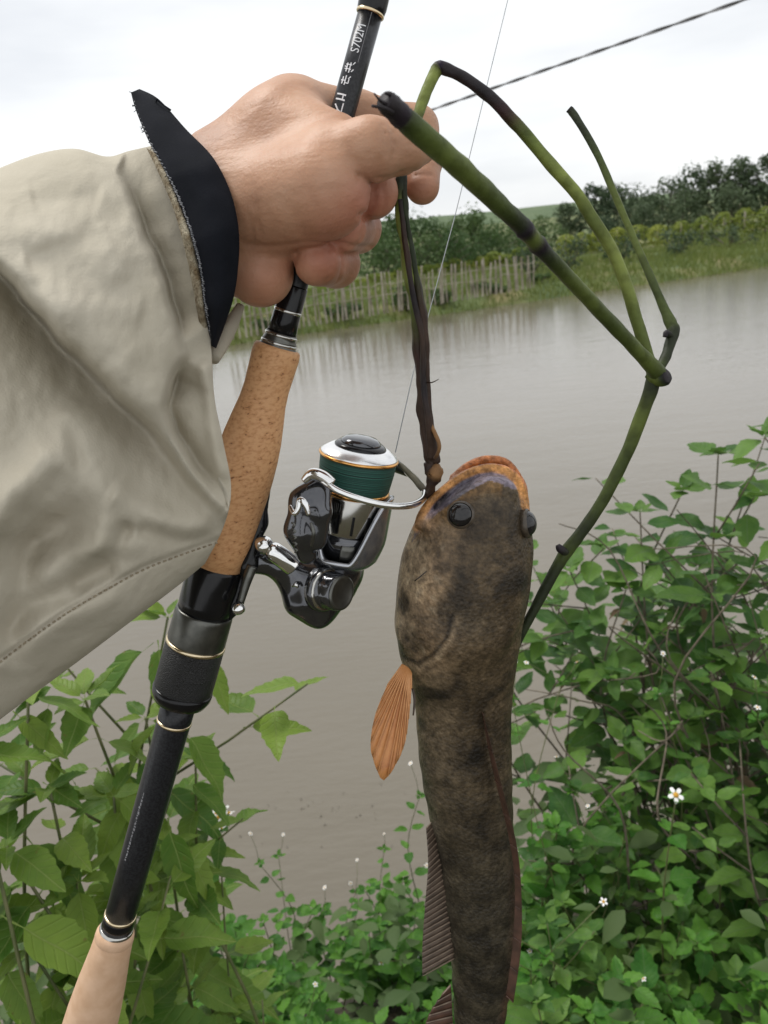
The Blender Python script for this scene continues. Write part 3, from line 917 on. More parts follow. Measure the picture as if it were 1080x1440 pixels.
def flower_at(root, p, size, nrm=None, centre=True):
    n = Vector(nrm or (random.gauss(0, .4), random.gauss(-.4, .4), 1)).normalized()
    x, y = perp(n)
    M = Matrix.Translation(p) @ Matrix((x, y, n)).transposed().to_4x4() @ Matrix.Scale(size, 4)
    f = put('flower', FLOWER, root, M)
    c = bpy.data.objects.new('flower_centre', FLORET); c.parent = f; col.objects.link(c)
    return f

def plant(name, label, group, base, top, kind, nodes, size, first=0.25, bend=0.08, spread=1.0, stem_r=0.0025, droop=0.25,
          side=0, flowers=0, dry=0.0, cat='plant', root=None, tipcluster=True, stem_mat='weed_stem', grow=0.55):
    base, top = Vector(base), Vector(top)
    r = root
    if r is None:
        r = empty(name, base)
        tag(r, label, cat, group)
    L = (top-base).length
    b = Vector((random.gauss(0, bend), random.gauss(0, bend), 0))*L
    P = smooth_path([base-Vector((0, 0, .03)), base.lerp(top, .35)+b*0.7, base.lerp(top, .7)+b, top], 5)
    mb = MB()
    mb.add(*tube(P, np.linspace(stem_r, stem_r*0.45, len(P)), 6))
    a0 = random.uniform(0, 6.28)
    def pt(q):
        x = q*(len(P)-1); i = min(int(x), len(P)-2)
        return Vector(P[i]).lerp(Vector(P[i+1]), x-i), (Vector(P[i+1])-Vector(P[i])).normalized()
    for i in range(nodes):
        q = first+(1-first)*(i/(max(nodes-1, 1)))**0.9
        c, t = pt(q)
        sx, sy = perp(t)
        sz = size*(1-grow*max(0, (q-.55)/.45)**1.3)*random.uniform(.75, 1.15)
        for k in range(2):
            a = a0+i*math.pi/2*1.08+k*math.pi+random.uniform(-.35, .35)
            d = (sx*math.cos(a)+sy*math.sin(a))*spread + t*random.uniform(.15, .55) - Vector((0, 0, droop*random.uniform(.2, 1.6)))
            kd = 'dry' if random.random() < dry else kind
            leaf_at(r, kd, c, d, sz*(.6 if kd == 'dry' else 1), random.uniform(-.4, .4))
        if side and i < nodes-2 and random.random() < side:
            a = a0+i*math.pi/2*1.08+random.choice((0, math.pi))
            d = (sx*math.cos(a)+sy*math.sin(a))*0.8+t*0.8
            e = c+d.normalized()*L*random.uniform(.14, .28)
            mb.add(*tube([c, c.lerp(e, .5)+Vector((0, 0, -.004)), e], [stem_r*.6, stem_r*.5, stem_r*.35], 5))
            for k in range(5):
                a2 = k*2.4
                d2 = Vector((math.cos(a2), math.sin(a2), random.uniform(-.1, .4)))
                leaf_at(r, kind, c.lerp(e, .6+.4*k/4), d2, size*random.uniform(.4, .7), random.uniform(-.4, .4))
    if tipcluster:
        for k in range(4):
            a = a0+k*1.7
            leaf_at(r, kind, top, Vector((math.cos(a), math.sin(a), random.uniform(.2, 1.0))), size*random.uniform(.25, .45), random.uniform(-.3, .3))
    for k in range(flowers):
        e = top+Vector((random.gauss(0, .035), random.gauss(0, .035), random.uniform(.03, .09)))
        mb.add(*tube([top, top.lerp(e, .5)+Vector((.003, 0, 0)), e], stem_r*.35, 5))
        flower_at(r, e, random.uniform(.0045, .0075))
    mb.build('stem', M_[stem_mat], r)
    return r

def gp(x, y): return Vector((x, y, near_h(x, y)))

def rooted(u, v, d, dx=0.0, dy=0.0):
    """top point at a pixel and depth; root on the bank roughly below it"""
    t = W(u, v, d)
    return gp(t.x+dx, t.y+dy), t

# tall weeds at the left, in front of the water
random.seed(12)
TALL = []
for (u, v, d, nodes, sz, dx, dy, dry) in [
        (236, 868, 0.98, 5, .075, -.12, .05, .12), (120, 985, 0.90, 7, .10, -.10, .02, .05), (40, 975, 0.85, 6, .10, -.12, 0, 0), (205, 1010, 1.00, 7, .105, -.10, .05, .1),
        (275, 1065, 1.05, 5, .075, -.05, .05, 0), (70, 1110, 0.88, 6, .105, -.05, 0, .05), (160, 1120, 0.92, 6, .105, -.06, 0, .05), (235, 1190, .98, 5, .08, -.06, 0, 0),
        (10, 1190, .84, 6, .10, -.02, 0, .1), (110, 1240, .88, 6, .10, 0, 0, .05), (190, 1290, .92, 5, .10, 0, 0, 0), (-40, 1060, .8, 6, .10, -.04, 0, 0), (40, 1330, .86, 5, .10, 0, 0, 0),
        (255, 1330, .98, 5, .095, 0, .03, .1), (-20, 1290, .82, 5, .10, 0, 0, 0), (125, 1390, .9, 5, .10, 0, 0, 0)]:
    b, t = rooted(u, v, d, dx, dy)
    TALL.append(plant('tall_weed', 'tall weed with long toothed yellow-green leaves on the bank behind the rod handle', 'tall weeds behind the rod handle', b, t, 'tall', nodes+2, sz*1.35, first=.35, bend=.05, stem_r=.0035, droop=.7, dry=dry*.5, side=.3, grow=.4))
# the leaves that stand out singly round the rod handle
for (ub, vb, ut, vt, dd, de) in [(216, 904, 104, 1002, .97, .93), (296, 922, 316, 998, 1.0, .97), (258, 1026, 322, 1112, .98, .96), (262, 1096, 328, 1146, 1.0, .98), (226, 1012, 168, 1072, .97, .92), (222, 900, 232, 1000, .96, .93),
                                 (70, 985, 42, 1062, .88, .84), (96, 940, 128, 905, .9, .92), (18, 1000, 86, 1058, .86, .84), (84, 962, 0, 1000, .88, .86), (236, 1150, 262, 1290, .95, .92), (180, 1120, 130, 1210, .94, .90),
                                 (150, 1080, 200, 1160, .95, .93), (250, 1180, 320, 1260, .98, .96), (110, 1180, 60, 1270, .9, .86), (230, 1250, 215, 1350, .94, .91), (300, 1250, 262, 1370, 1.0, .97), (60, 1100, 110, 1130, .9, .88)]:
    A, B = W(ub, vb, dd), W(ut, vt, de)
    root = min(TALL, key=lambda r_: (r_.location-A).length)
    leaf_at(root, 'tall', A, B-A, (B-A).length*1.02, random.uniform(-.5, .5))
b, t = rooted(308, 1165, 1.15)
fw = plant('flowering_weed', 'weed with a bunched head of small white flowers beside the rod handle', None, b, t, 'low', 5, .06, first=.5, flowers=2)
for k in range(10):
    flower_at(fw, t+Vector((random.gauss(0, .012), random.gauss(0, .012), random.uniform(0, .03))), .009)

# low weeds on the bank in the middle
random.seed(21)
n = 0
while n < 62:
    u = random.uniform(255, 740); v = random.uniform(1225, 1470)
    v0 = 1235 + 45*math.exp(-((u-400)/70)**2) - (55 if u > 500 else 0)*min((u-500)/150 if u > 500 else 0, 1)
    if v < v0: continue
    q = (v-1200)/250
    d = 2.25-0.85*q+random.uniform(-.1, .1)
    t = W(u, v, d)
    g = gp(t.x+random.uniform(-.05, .05), t.y+random.uniform(-.03, .06))
    if t.z-g.z < 0.1: t.z = g.z+random.uniform(.12, .3)
    if t.z-g.z > 0.7: g.z = g.z
    plant('low_weed', 'low green weed with paired toothed leaves on the bank below the fish', 'low weeds on the bank below the fish', g, t, 'low', random.randint(5, 7), random.uniform(.055, .085), first=.3, side=.4,
          flowers=random.choice((0, 0, 0, 0, 0, 1)), stem_r=.002, droop=.2)
    n += 1
# thin upright stalks with flower heads against the water
for (u, v, d) in [(392, 1205, 2.2), (500, 1255, 2.2), (365, 1215, 2.1), (540, 1195, 2.25), (505, 1270, 2.15), (560, 1240, 2.2), (590, 1120, 2.0), (455, 1280, 2.1)]:
    b, t = rooted(u, v, d)
    plant('wildflower', 'slender weed with tiny white flower heads standing against the water', 'wildflowers against the water', b, t, 'low', 6, .05, first=.35, flowers=1, stem_r=.0018)

# leafy shrub at the right
random.seed(33)
g_sh = 'leafy shrubs on the bank at the right'
l_sh = 'tangled shrub with rounded green leaves on the bank beside the hanging fish'
tops = [(1075, 615, 1.5), (1010, 640, 1.6), (960, 690, 1.65), (1060, 700, 1.55), (900, 720, 1.75), (1000, 750, 1.7), (850, 770, 1.8), (930, 790, 1.7), (1060, 800, 1.6), (800, 800, 1.85), (880, 830, 1.75), (990, 850, 1.65),
        (780, 850, 1.9), (830, 880, 1.8), (1070, 890, 1.55), (930, 890, 1.7), (1000, 930, 1.6), (860, 950, 1.75), (1060, 970, 1.5), (800, 960, 1.85), (930, 980, 1.65), (1100, 760, 1.5), (1110, 860, 1.5), (970, 1010, 1.6),
        (1040, 1040, 1.5), (880, 1040, 1.7), (1090, 1090, 1.45), (1110, 1000, 1.45), (1050, 850, 1.75), (980, 800, 1.8), (1020, 900, 1.8), (1080, 1000, 1.7)]
for (u, v, d) in tops:
    b, t = rooted(u, v, d, random.uniform(.05, .25), random.uniform(-.05, .1))
    plant('shrub', l_sh, g_sh, b, t, 'shrub', random.randint(7, 9), random.uniform(.085, .13), first=.35, bend=.16, side=.6, stem_r=.0035, droop=.15, dry=.04, cat='shrub', stem_mat='twig', grow=.35)
# bare tangled twigs inside the shrub
for i in range(26):
    u, v = random.uniform(800, 1080), random.uniform(700, 1050)
    t = W(u, v, random.uniform(1.45, 1.8)); b = gp(t.x+random.uniform(-.1, .35), t.y+random.uniform(-.1, .1))
    b.z = min(b.z+random.uniform(.2, .6), t.z-.05)
    m1 = b.lerp(t, .4)+Vector((random.gauss(0, .08), random.gauss(0, .05), random.uniform(0, .12)))
    m2 = b.lerp(t, .75)+Vector((random.gauss(0, .08), random.gauss(0, .05), random.uniform(0, .1)))
    P = smooth_path([b, m1, m2, t+Vector((random.uniform(-.15, .1), 0, random.uniform(-.1, .05)))], 5)
    V, Fc = tube(P, np.linspace(.003, .001, len(P)), 5)
    o = obj('dry_twig', V, Fc, M_['twig'], origin=tuple(P[0]))
    tag(o, 'thin bare brown twig tangled through the shrub', 'twig', 'bare twigs in the shrub')
# big-leaved weeds below the shrub
random.seed(41)
n = 0
while n < 64:
    u = random.uniform(735, 1110); v = random.uniform(1040, 1480)
    if v < 1180-(u-735)*0.55: continue
    q = (v-1000)/450
    d = 1.85-0.62*q+random.uniform(-.08, .08)
    t = W(u, v, d)
    g = gp(t.x+random.uniform(-.05, .1), t.y+random.uniform(-.05, .08))
    if t.z-g.z < 0.12: t.z = g.z+random.uniform(.15, .3)
    plant('broadleaf_weed', 'dark green broad-leaved weed in the thick growth at the foot of the shrub', 'broad-leaved weeds under the shrub', g, t, 'shrub' if random.random() < .5 else 'low', random.randint(5, 7), random.uniform(.06, .10), first=.35,
          side=.4, flowers=random.choice((0,)*12+(1,)), stem_r=.0025, droop=.2)
    n += 1
for (u, v, d, lab) in [(720, 985, 1.5, 'thin pale weed stalk leaning out just behind the fish')]:
    b, t = rooted(u, v, d, .15, 0)
    plant('leaning_weed', lab, None, b, t, 'low', 7, .04, first=.3, flowers=2, stem_r=.0018)
b, t = rooted(950, 1125, 1.35)
dz = plant('daisy_weed', 'weed with one larger white daisy-like flower and orange centre', None, b, t, 'low', 5, .07, first=.4)
flower_at(dz, t+Vector((0, 0, .01)), .014, (0.1, -.7, .8))
for (u, v, d) in [(806, 1112, 1.6), (768, 1345, 1.35), (925, 975, 1.5), (790, 960, 1.6), (1065, 1010, 1.4)]:
    b, t = rooted(u, v, d)
    plant('white_flowered_weed', 'small weed with white flowers among the broad green leaves', 'white-flowered weeds under the shrub', b, t, 'low', 5, .05, first=.4, flowers=2, stem_r=.0018)

# uncountable undergrowth filling the bank below the plants
random.seed(55)
def undergrowth():
    nL = 5200
    V, Fc = [], []
    for i in range(nL):
        x = random.uniform(-1.6, 2.2); y = random.uniform(.45, 2.6)
        z = near_h(x, y)
        if z < 0.02: continue
        dens = 0.30 if x < 0.25 else 0.55
        p = Vector((x, y, z+random.uniform(.01, dens)*min(1, (z+.1)*2)))
        a = random.uniform(0, 6.28); s = random.uniform(.03, .07)
        d = Vector((math.cos(a), math.sin(a), random.uniform(-.5, .3))).normalized()
        sd_ = d.cross(Vector((random.gauss(0, .3), random.gauss(0, .3), 1))).normalized(); nz = sd_.cross(d)
        b = len(V)
        for q, w in ((0, .02), (.25, .24), (.55, .26), (.8, .14), (1, .01)):
            c = p+d*s*q-Vector((0, 0, 1))*s*.2*q*q
            V += [c-sd_*s*w+nz*s*w*.3, c, c+sd_*s*w+nz*s*w*.3]
        for k in range(4):
            for j in range(2):
                Fc.append([b+3*k+j, b+3*k+3+j, b+3*k+4+j, b+3*k+1+j])
    o = obj('undergrowth', np.array([list(v) for v in V]), Fc, M_['crown_mid'], origin=(0, 0, 0))
    tag(o, 'dense low leafy undergrowth covering the near bank', 'undergrowth', kind='stuff')
undergrowth()

# ------------------------------------------------------------------ fishing rod
RA, RB = Cc(526, 0, .345), Cc(138, 1400, .47)
RDIR = (RB-RA)
def rod_t(v):                                  # parameter on the rod axis whose projection is at row v
    k_ = (CY-v)/F
    return (k_*RA[2]-RA[1])/(RDIR[1]-k_*RDIR[2])
def rod_c(v): return RA+RDIR*rod_t(v)
RLEN = np.linalg.norm(RDIR)
rodw0, rodw1 = c2w(RA), c2w(RB)
rod_up = Vector(rodw0-rodw1).normalized()
rod = empty('fishing_rod', tuple(c2w(rod_c(1320))))
tag(rod, 'black fishing rod with cork grips held upright in the fist', 'fishing rod')
def rod_part(name, prof, m, parent=None, seg=40):
    """prof: (row v, half width px)"""
    base = c2w(rod_c(prof[0][0]))
    P = []
    for v, r in prof:
        c = rod_c(v)
        P.append((r*c[2]/F, (Vector(c2w(c))-Vector(base)).dot(rod_up)))
    V, Fc = lathe(base, rod_up, P[::-1], seg)
    return obj(name, V, Fc, M_[m], parent or rod)
rod_part('upper_ferrule', [(-160, 16), (-60, 17), (-20, 20), (8, 21), (16, 20), (22, 18)], 'black_gloss')
rod_part('trim_ring', [(17, 19.4), (18, 20.2), (20.5, 20.2), (21.5, 19.4)], 'gold')
rod_part('blank', [(20, 17.5), (100, 17.5), (300, 18), (440, 18.2), (470, 20)], 'blank')
rod_part('thread_wrap', [(402, 18.6), (404, 19.2), (450, 19.6), (470, 21.5)], 'black_gloss')
rod_part('wrap_mark', [(436, 19.6), (437, 20), (439, 20), (440, 19.6)], 'steel')
rod_part('winding_check', [(468, 20), (469, 22.5), (473, 22.8), (474, 22), (478, 24), (481, 25.2), (482, 24.2), (486, 26), (490, 28), (493, 28)], 'gunmetal')
rod_part('winding_check_rim', [(470, 22.9), (471, 23.4), (472.5, 23.4), (473.5, 22.9)], 'steel')
rod_part('winding_check_rim', [(481, 25.3), (482, 25.9), (484, 25.9), (485, 25.3)], 'steel')
rod_part('fore_grip', [(487, 27), (488, 31), (491, 33), (500, 33.8), (520, 32.8), (545, 31.8), (565, 33), (590, 37.2), (615, 41), (640, 43), (665, 43.6), (690, 43), (720, 41), (755, 39), (805, 37)], 'cork', seg=56)
seat = rod_part('reel_seat', [(790, 34), (793, 38), (797, 39), (820, 39.5), (845, 39), (866, 37.5)], 'black_gloss', seg=56)
rod_part('seat_hood', [(858, 39), (860, 40.2), (864, 40.8), (900, 41), (904, 40)], 'gunmetal')
rod_part('trim_ring', [(902, 41), (903, 42), (906, 42), (907, 41)], 'gold')
rod_part('lock_nut', [(906, 40.5), (908, 41.2), (940, 41.4), (966, 41), (970, 39)], 'knurl')
rod_part('lock_nut_lip', [(967, 41.5), (970, 42.2), (976, 41.5), (984, 37), (987, 28)], 'black_gloss')
rod_part('rear_blank', [(980, 24), (1010, 24), (1040, 23.4), (1200, 22.2), (1300, 21)], 'blank')
rod_part('trim_ring', [(1012, 24.1), (1013, 24.8), (1015, 24.8), (1016, 24.1)], 'gold')
rod_part('trim_ring', [(1285, 21.6), (1286, 22.4), (1288, 22.4), (1289, 21.6)], 'gold')
rod_part('rear_wrap', [(1288, 21.6), (1290, 22), (1308, 22.4)], 'black_gloss')
rod_part('butt_check', [(1303, 22.6), (1305, 23.4), (1312, 24), (1316, 24)], 'steel')
rod_part('butt_check_rim', [(1307, 24), (1312, 26.4), (1318, 27), (1320, 26)], 'cork_pale')
rod_part('rear_grip', [(1314, 25), (1316, 26.2), (1340, 28), (1380, 33), (1420, 36.5), (1470, 38.5), (1560, 39), (1600, 36)], 'cork_pale', seg=48)

# printing on the blank, wrapped round it
def on_blank(v, off_px, lift=0.4, half=17.6):
    """point on the rod surface facing the camera; off_px sideways from its centre line"""
    c = rod_c(v)
    r = (half+lift)*c[2]/F
    up = np.array([Vector(c2w(c)+0)[i] for i in range(3)])
    a = math.asin(max(-.98, min(.98, off_px/half)))
    view = Vector(CAM-Vector(up)); view -= rod_up*view.dot(rod_up); view.normalize()
    side = rod_up.cross(view).normalized()
    if side.dot(RIGHT) < 0: side = -side
    return Vector(up)+(view*math.cos(a)+side*math.sin(a))*r
def text_mesh(body):
    cu = bpy.data.curves.new('t', 'FONT'); cu.body = body; cu.resolution_u = 3
    o = bpy.data.objects.new('t', cu); col.objects.link(o)
    dg = bpy.context.evaluated_depsgraph_get()
    me = bpy.data.meshes.new_from_object(o.evaluated_get(dg))
    import bmesh
    b_ = bmesh.new(); b_.from_mesh(me); bmesh.ops.triangulate(b_, faces=b_.faces[:])
    for _ in range(3): bmesh.ops.subdivide_edges(b_, edges=[e for e in b_.edges if e.calc_length() > .12], cuts=1)
    bmesh.ops.triangulate(b_, faces=b_.faces[:]); b_.to_mesh(me); b_.free()
    V = np.array([v.co[:] for v in me.vertices]); Fc = [list(p.vertices) for p in me.polygons]
    bpy.data.objects.remove(o); bpy.data.meshes.remove(me); bpy.data.curves.remove(cu)
    return V, Fc
def print_text(body, v0, v1, offc, height, m, half=17.6):
    """text reading up the rod from row v0 to v1, cap height in px, centred offc px from the axis"""
    V, Fc = text_mesh(body)
    x0, x1 = V[:, 0].min(), V[:, 0].max(); y0, y1 = V[:, 1].min(), V[:, 1].max()
    P = [on_blank(v0+(v1-v0)*(x-x0)/(x1-x0), offc-((y-y0)/(y1-y0)-.5)*height, half=half) for x, y, _ in V]
    obj('lettering', [list(p) for p in P], Fc, M_[m], rod, smooth=False)
print_text('S702M', 80, 42, -7.0, 11.5, 'ink')
def strokes(segs, m, half=17.6, name='lettering'):
    mb = MB()
    for v0, o0, v1, o1, w in segs:
        n_ = 4
        dv, do = (v1-v0), (o1-o0); L_ = math.hypot(dv, do)+1e-6
        pv, po = -do/L_*w/2, dv/L_*w/2
        P = []
        for i in range(n_+1):
            q = i/n_
            P += [list(on_blank(v0+dv*q+pv, o0+do*q+po, half=half)), list(on_blank(v0+dv*q-pv, o0+do*q-po, half=half))]
        mb.add(P, [[2*i, 2*i+1, 2*i+3, 2*i+2] for i in range(n_)])
    mb.build(name, M_[m], rod, smooth=False)
strokes([(22, 1.5, 92, 1.5, .8)], 'ink_dim', name='print_line')
# two small characters and the tall bars below them
strokes([(108, -11, 96, -11, 1.4), (104, -13.5, 104, -5, 1.3), (98, -13, 98, -5, 1.2), (109, -7, 95, -7, 1.4), (107, -4, 103, -1.5, 1.3), (97, -4, 93, -1.5, 1.3), (101, -14, 101, -11, 1.3)], 'ink')
strokes([(125, -12, 115, -12, 1.4), (120, -14, 120, -8, 1.3), (126, -8.5, 113, -8.5, 1.4), (123, -8, 123, -4, 1.3), (117, -5, 113, -2.5, 1.3), (123, -4, 117, -4, 1.3)], 'ink')
strokes([(139, -14, 139, -2, 2.2), (146, -14, 146, -2, 2.2), (146, -5.5, 139, -5.5, 1.6), (153, -13, 160, -8, 1.8), (160, -8, 166, -13, 1.8), (160, -8, 164, -2, 1.8), (150, -2.5, 168, -2.5, 1.6)], 'ink')
random.seed(3)
seg_ = []
v = 1200
while v > 1108:
    L_ = random.uniform(1.5, 4)
    seg_.append((v, -13.5+random.uniform(-.6, .6), v-L_, -13.5+random.uniform(-.6, .6), random.uniform(1, 2.6))); v -= L_+random.uniform(.8, 1.8)
strokes(seg_, 'ink_dim', half=22.6)

# ------------------------------------------------------------------ spinning reel
reel = empty('spinning_reel', tuple(W(345, 800, .41)))
tag(reel, 'silver and black spinning reel filled with green braided line', 'fishing reel')
DS = .405
UN = DS/F                                       # one photograph pixel at the reel, in metres
SP = W(505, 640, DS)                            # centre of the spool lip
A_ = (SP-W(481, 787, DS+.018)).normalized()
E2 = (CAM-SP); E2 -= A_*E2.dot(A_); E2.normalize()          # towards the viewer
E1 = A_.cross(E2)
if E1.dot(RIGHT) < 0: E1 = -E1
def sp_part(name, prof, m, parent=None, seg=64, cap=True):
    V, Fc = lathe(SP, A_, [(r*UN, h*UN) for r, h in prof][::-1] if prof[0][1] > prof[-1][1] else [(r*UN, h*UN) for r, h in prof], seg, cap)
    return obj(name, V, Fc, M_[m], parent or reel)
spool = sp_part('spool', [(38, 12.5), (41, 12), (50, 6), (54, 3), (55, 1.5), (54, 0.6)], 'white_metal')
sp_part('spool_lip', [(54.5, 1.2), (56.5, 0.2), (57, -1.4), (56, -3), (53, -3.6)], 'orange_gold', spool)
sp_part('line_winding', [(53.5, -3.2), (54.2, -6), (53.6, -20), (52, -34), (50.5, -46), (49.5, -48)], 'braid', spool)
sp_part('spool_ring', [(49, -46.5), (51.5, -48), (52, -50), (51, -53), (49, -54)], 'orange_gold', spool)
skirt = sp_part('spool_skirt', [(49.5, -53), (50, -56), (49.4, -80), (47.5, -108), (46, -111)], 'steel', spool)
sp_part('spool_core', [(45.5, -108), (44, -125), (40, -150)], 'dark_chrome', spool)
kn = sp_part('drag_knob', [(37, 11), (36.5, 14), (33, 17), (28, 18)], 'black_gloss')
sp_part('drag_knob_cap', [(29, 17), (28, 21), (22, 25), (12, 27), (1, 27.5)], 'dark_chrome', kn)
def cyl_patch(r0, r1, a0, a1, h0, h1, na=12, nh=4, bulge=0.0):
    """curved plate round the spool axis; angle 0 faces the viewer, 90 deg to the right"""
    V, Fc = [], []
    for s_, r in ((0, r0), (1, r1)):
        for i in range(na+1):
            for j in range(nh+1):
                a = rad(a0+(a1-a0)*i/na); h = h0+(h1-h0)*j/nh
                rr = r+(bulge*math.sin(math.pi*i/na)*math.sin(math.pi*j/nh) if s_ else 0)
                V.append(list(SP+A_*h*UN+(E2*math.cos(a)+E1*math.sin(a))*rr*UN))
    n1 = (na+1)*(nh+1)
    idf = lambda s_, i, j: s_*n1+i*(nh+1)+j
    for i in range(na):
        for j in range(nh):
            Fc.append([idf(1, i, j), idf(1, i+1, j), idf(1, i+1, j+1), idf(1, i, j+1)])
            Fc.append([idf(0, i, j+1), idf(0, i+1, j+1), idf(0, i+1, j), idf(0, i, j)])
    for i in range(na):
        Fc.append([idf(0, i, 0), idf(0, i+1, 0), idf(1, i+1, 0), idf(1, i, 0)])
        Fc.append([idf(1, i, nh), idf(1, i+1, nh), idf(0, i+1, nh), idf(0, i, nh)])
    for j in range(nh):
        Fc.append([idf(0, 0, j+1), idf(0, 0, j), idf(1, 0, j), idf(1, 0, j+1)])
        Fc.append([idf(0, na, j), idf(0, na, j+1), idf(1, na, j+1), idf(1, na, j)])
    return np.array(V), Fc
for a in (-16, 8, 34, -40, 60, 90, 130, 170, 210, 250):                 # slots cut round the skirt
    V, Fc = cyl_patch(46, 49.95, a-2.2, a+2.2, -104, -76, 3, 3)
    obj('skirt_slot', V, Fc, M_['black_gloss'], skirt, smooth=False)
# printed row of marks round the skirt's top
random.seed(5)
mb = MB()
a = -58
while a < -14:
    w_ = random.uniform(1.5, 4)
    mb.add(*cyl_patch(49.6, 50.2, a, a+w_*.5, -72+random.uniform(-2, 2), -60, 2, 2)); a += w_+1.2
mb.build('skirt_print', M_['black_gloss'], skirt, smooth=False)

# rotor: a cup whose rim dips at the front and back and rises into two arms
def rotor():
    na, nh = 96, 14
    V, Fc = [], []
    def rim(a):
        s_ = abs(math.sin(a-rad(-8)))
        return -146+94*float(sstep(.30, 1.0, np.array(s_)))
    def radius(h):
        return 59-10*float(sstep(-115, -166, np.array(h)))-24*float(sstep(-150, -178, np.array(h)))
    for side in (0, 1):
        for i in range(na):
            a = 2*math.pi*i/na
            for j in range(nh+1):
                h = -176+(rim(a)+176)*j/nh
                r = radius(h)-(5.5 if side else 0)
                V.append(list(SP+A_*h*UN+(E2*math.cos(a)+E1*math.sin(a))*r*UN))
    n1 = na*(nh+1)
    idf = lambda s_, i, j: s_*n1+(i % na)*(nh+1)+j
    for i in range(na):
        for j in range(nh):
            Fc.append([idf(0, i, j), idf(0, i+1, j), idf(0, i+1, j+1), idf(0, i, j+1)])
            Fc.append([idf(1, i, j+1), idf(1, i+1, j+1), idf(1, i+1, j), idf(1, i, j)])
        Fc.append([idf(0, i, nh), idf(0, i+1, nh), idf(1, i+1, nh), idf(1, i, nh)])
        Fc.append([idf(1, i, 0), idf(1, i+1, 0), idf(0, i+1, 0), idf(0, i, 0)])
    return obj('rotor', np.array(V), Fc, M_['rotor'], reel)
rot = rotor()
P = []
for a in np.linspace(-92, 80, 60):
    s_ = abs(math.sin(rad(a)-rad(-8)))
    h = -146+94*float(sstep(.30, 1.0, np.array(s_)))
    P.append(SP+A_*h*UN+(E2*math.cos(rad(a))+E1*math.sin(rad(a)))*56.5*UN)
V, Fc = tube(P, 3.6*UN, 10)
obj('rotor_rim', V, Fc, M_['rotor_rim'], rot)
V, Fc = cyl_patch(44.2, 44.9, -6, 22, -146, -122, 8, 3)
obj('rotor_badge', V, Fc, M_['gunmetal'], rot)
# bail arm cover at the left
lo_ = np.minimum(Cc(385, 900, .44), Cc(385, 900, .35)); hi_ = np.maximum(Cc(520, 640, .44), Cc(520, 640, .35))
fb = Field(lo_, hi_, .0007)
D = fb.chain([(449, 680, .386, 15), (430, 705, .386, 22), (424, 745, .389, 23), (432, 778, .394, 16)], .004)
D = smin(D, fb.chain([(455, 690, .383, 12), (452, 720, .383, 14), (446, 760, .388, 14)], .003), .003)
V, Q = fb.mesh(D, 6)
arm = obj('bail_arm', c2w(V), Q, M_['dark_chrome'], reel)
V, Fc = pxtube([(428, 676, .378, 6), (440, 667, .376, 9), (455, 671, .374, 9), (468, 680, .372, 7)], 12)
obj('bail_mount', V, Fc, M_['chrome'], arm)
V, Fc = pxtube([(408, 712, .372, 3), (414, 722, .369, 4), (419, 716, .368, 4), (422, 704, .368, 5), (429, 708, .367, 5), (434, 724, .368, 3)], 10)
obj('bail_spring_cover', V, Fc, M_['chrome'], arm)
V, Fc = pxtube([(437, 735, .3665, 2), (441, 750, .3665, 3), (438, 768, .370, 2)], 8)
obj('arm_inlay', V, Fc, M_['gunmetal'], arm)
mb = MB()
for i in range(5):
    mb.add(*pxtube([(410+i*.8, 735+i*9, .3668, 1.5), (415+i*.8, 738+i*9, .3662, 1.5), (411+i*.8, 741+i*9, .3668, 1.2)], 6, 2))
mb.build('arm_lettering', M_['gunmetal'], arm)
V, Fc = pxtube([(452, 674, .374, 5), (475, 690, .370, 4.6), (510, 703, .368, 4.8), (545, 711, .372, 5), (575, 711, .382, 5), (592, 704, .392, 4.8), (597, 694, .399, 4.6), (590, 680, .408, 4.6), (573, 664, .418, 5), (560, 654, .426, 5)], 12)
obj('bail_wire', V, Fc, M_['chrome'], reel)
V, Fc = pxtube([(574, 667, .418, 4), (566, 661, .421, 7), (556, 655, .425, 9), (550, 652, .428, 7)], 12)
obj('line_roller', V, Fc, M_['gunmetal'], reel)
# gear housing, stem and foot
lo_ = np.minimum(Cc(315, 900, .46), Cc(315, 900, .36)); hi_ = np.maximum(Cc(530, 660, .46), Cc(530, 660, .36))
fb = Field(lo_, hi_, .0008)
D = fb.chain([(478, 800, .430, 34), (452, 822, .426, 42), (443, 846, .424, 28), (450, 866, .424, 10)], .010)
D = smin(D, fb.chain([(420, 812, .422, 24), (395, 795, .416, 18), (362, 788, .410, 15), (346, 792, .408, 14)], .006), .008)
D = smin(D, fb.chain([(420, 850, .422, 14), (447, 870, .423, 8)], .006), .006)
D = smin(D, fb.chain([(398, 800, .418, 12), (415, 845, .421, 12)], .006), .006)
V, Q = fb.mesh(D, 6)
body = obj('gear_housing', c2w(V), Q, M_['dark_chrome'], reel)
D = fb.chain([(378, 684, .404, 4), (366, 735, .405, 8), (349, 792, .405, 12), (330, 850, .410, 9), (322, 868, .412, 6)], .006)
V, Q = fb.mesh(D, 6)
obj('reel_foot', c2w(V), Q, M_['black_gloss'], reel)
V, Fc = pxtube([(360, 770, .399, 6), (363, 769, .399, 11), (370, 767, .399, 13.5), (378, 768, .399, 12), (383, 769, .399, 7)], 14)
obj('stem_ball', V, Fc, M_['chrome'], body)
V, Fc = pxtube([(381, 773, .400, 11), (384, 775, .400, 14), (398, 785, .402, 14.5), (412, 796, .405, 14.5)], 16)
obj('stem_collar', V, Fc, M_['chrome'], body)
V, Fc = pxtube([(355, 796, .398, 8), (346, 820, .398, 7), (339, 846, .398, 5)], 10)
obj('lever', V, Fc, M_['gunmetal'], reel)
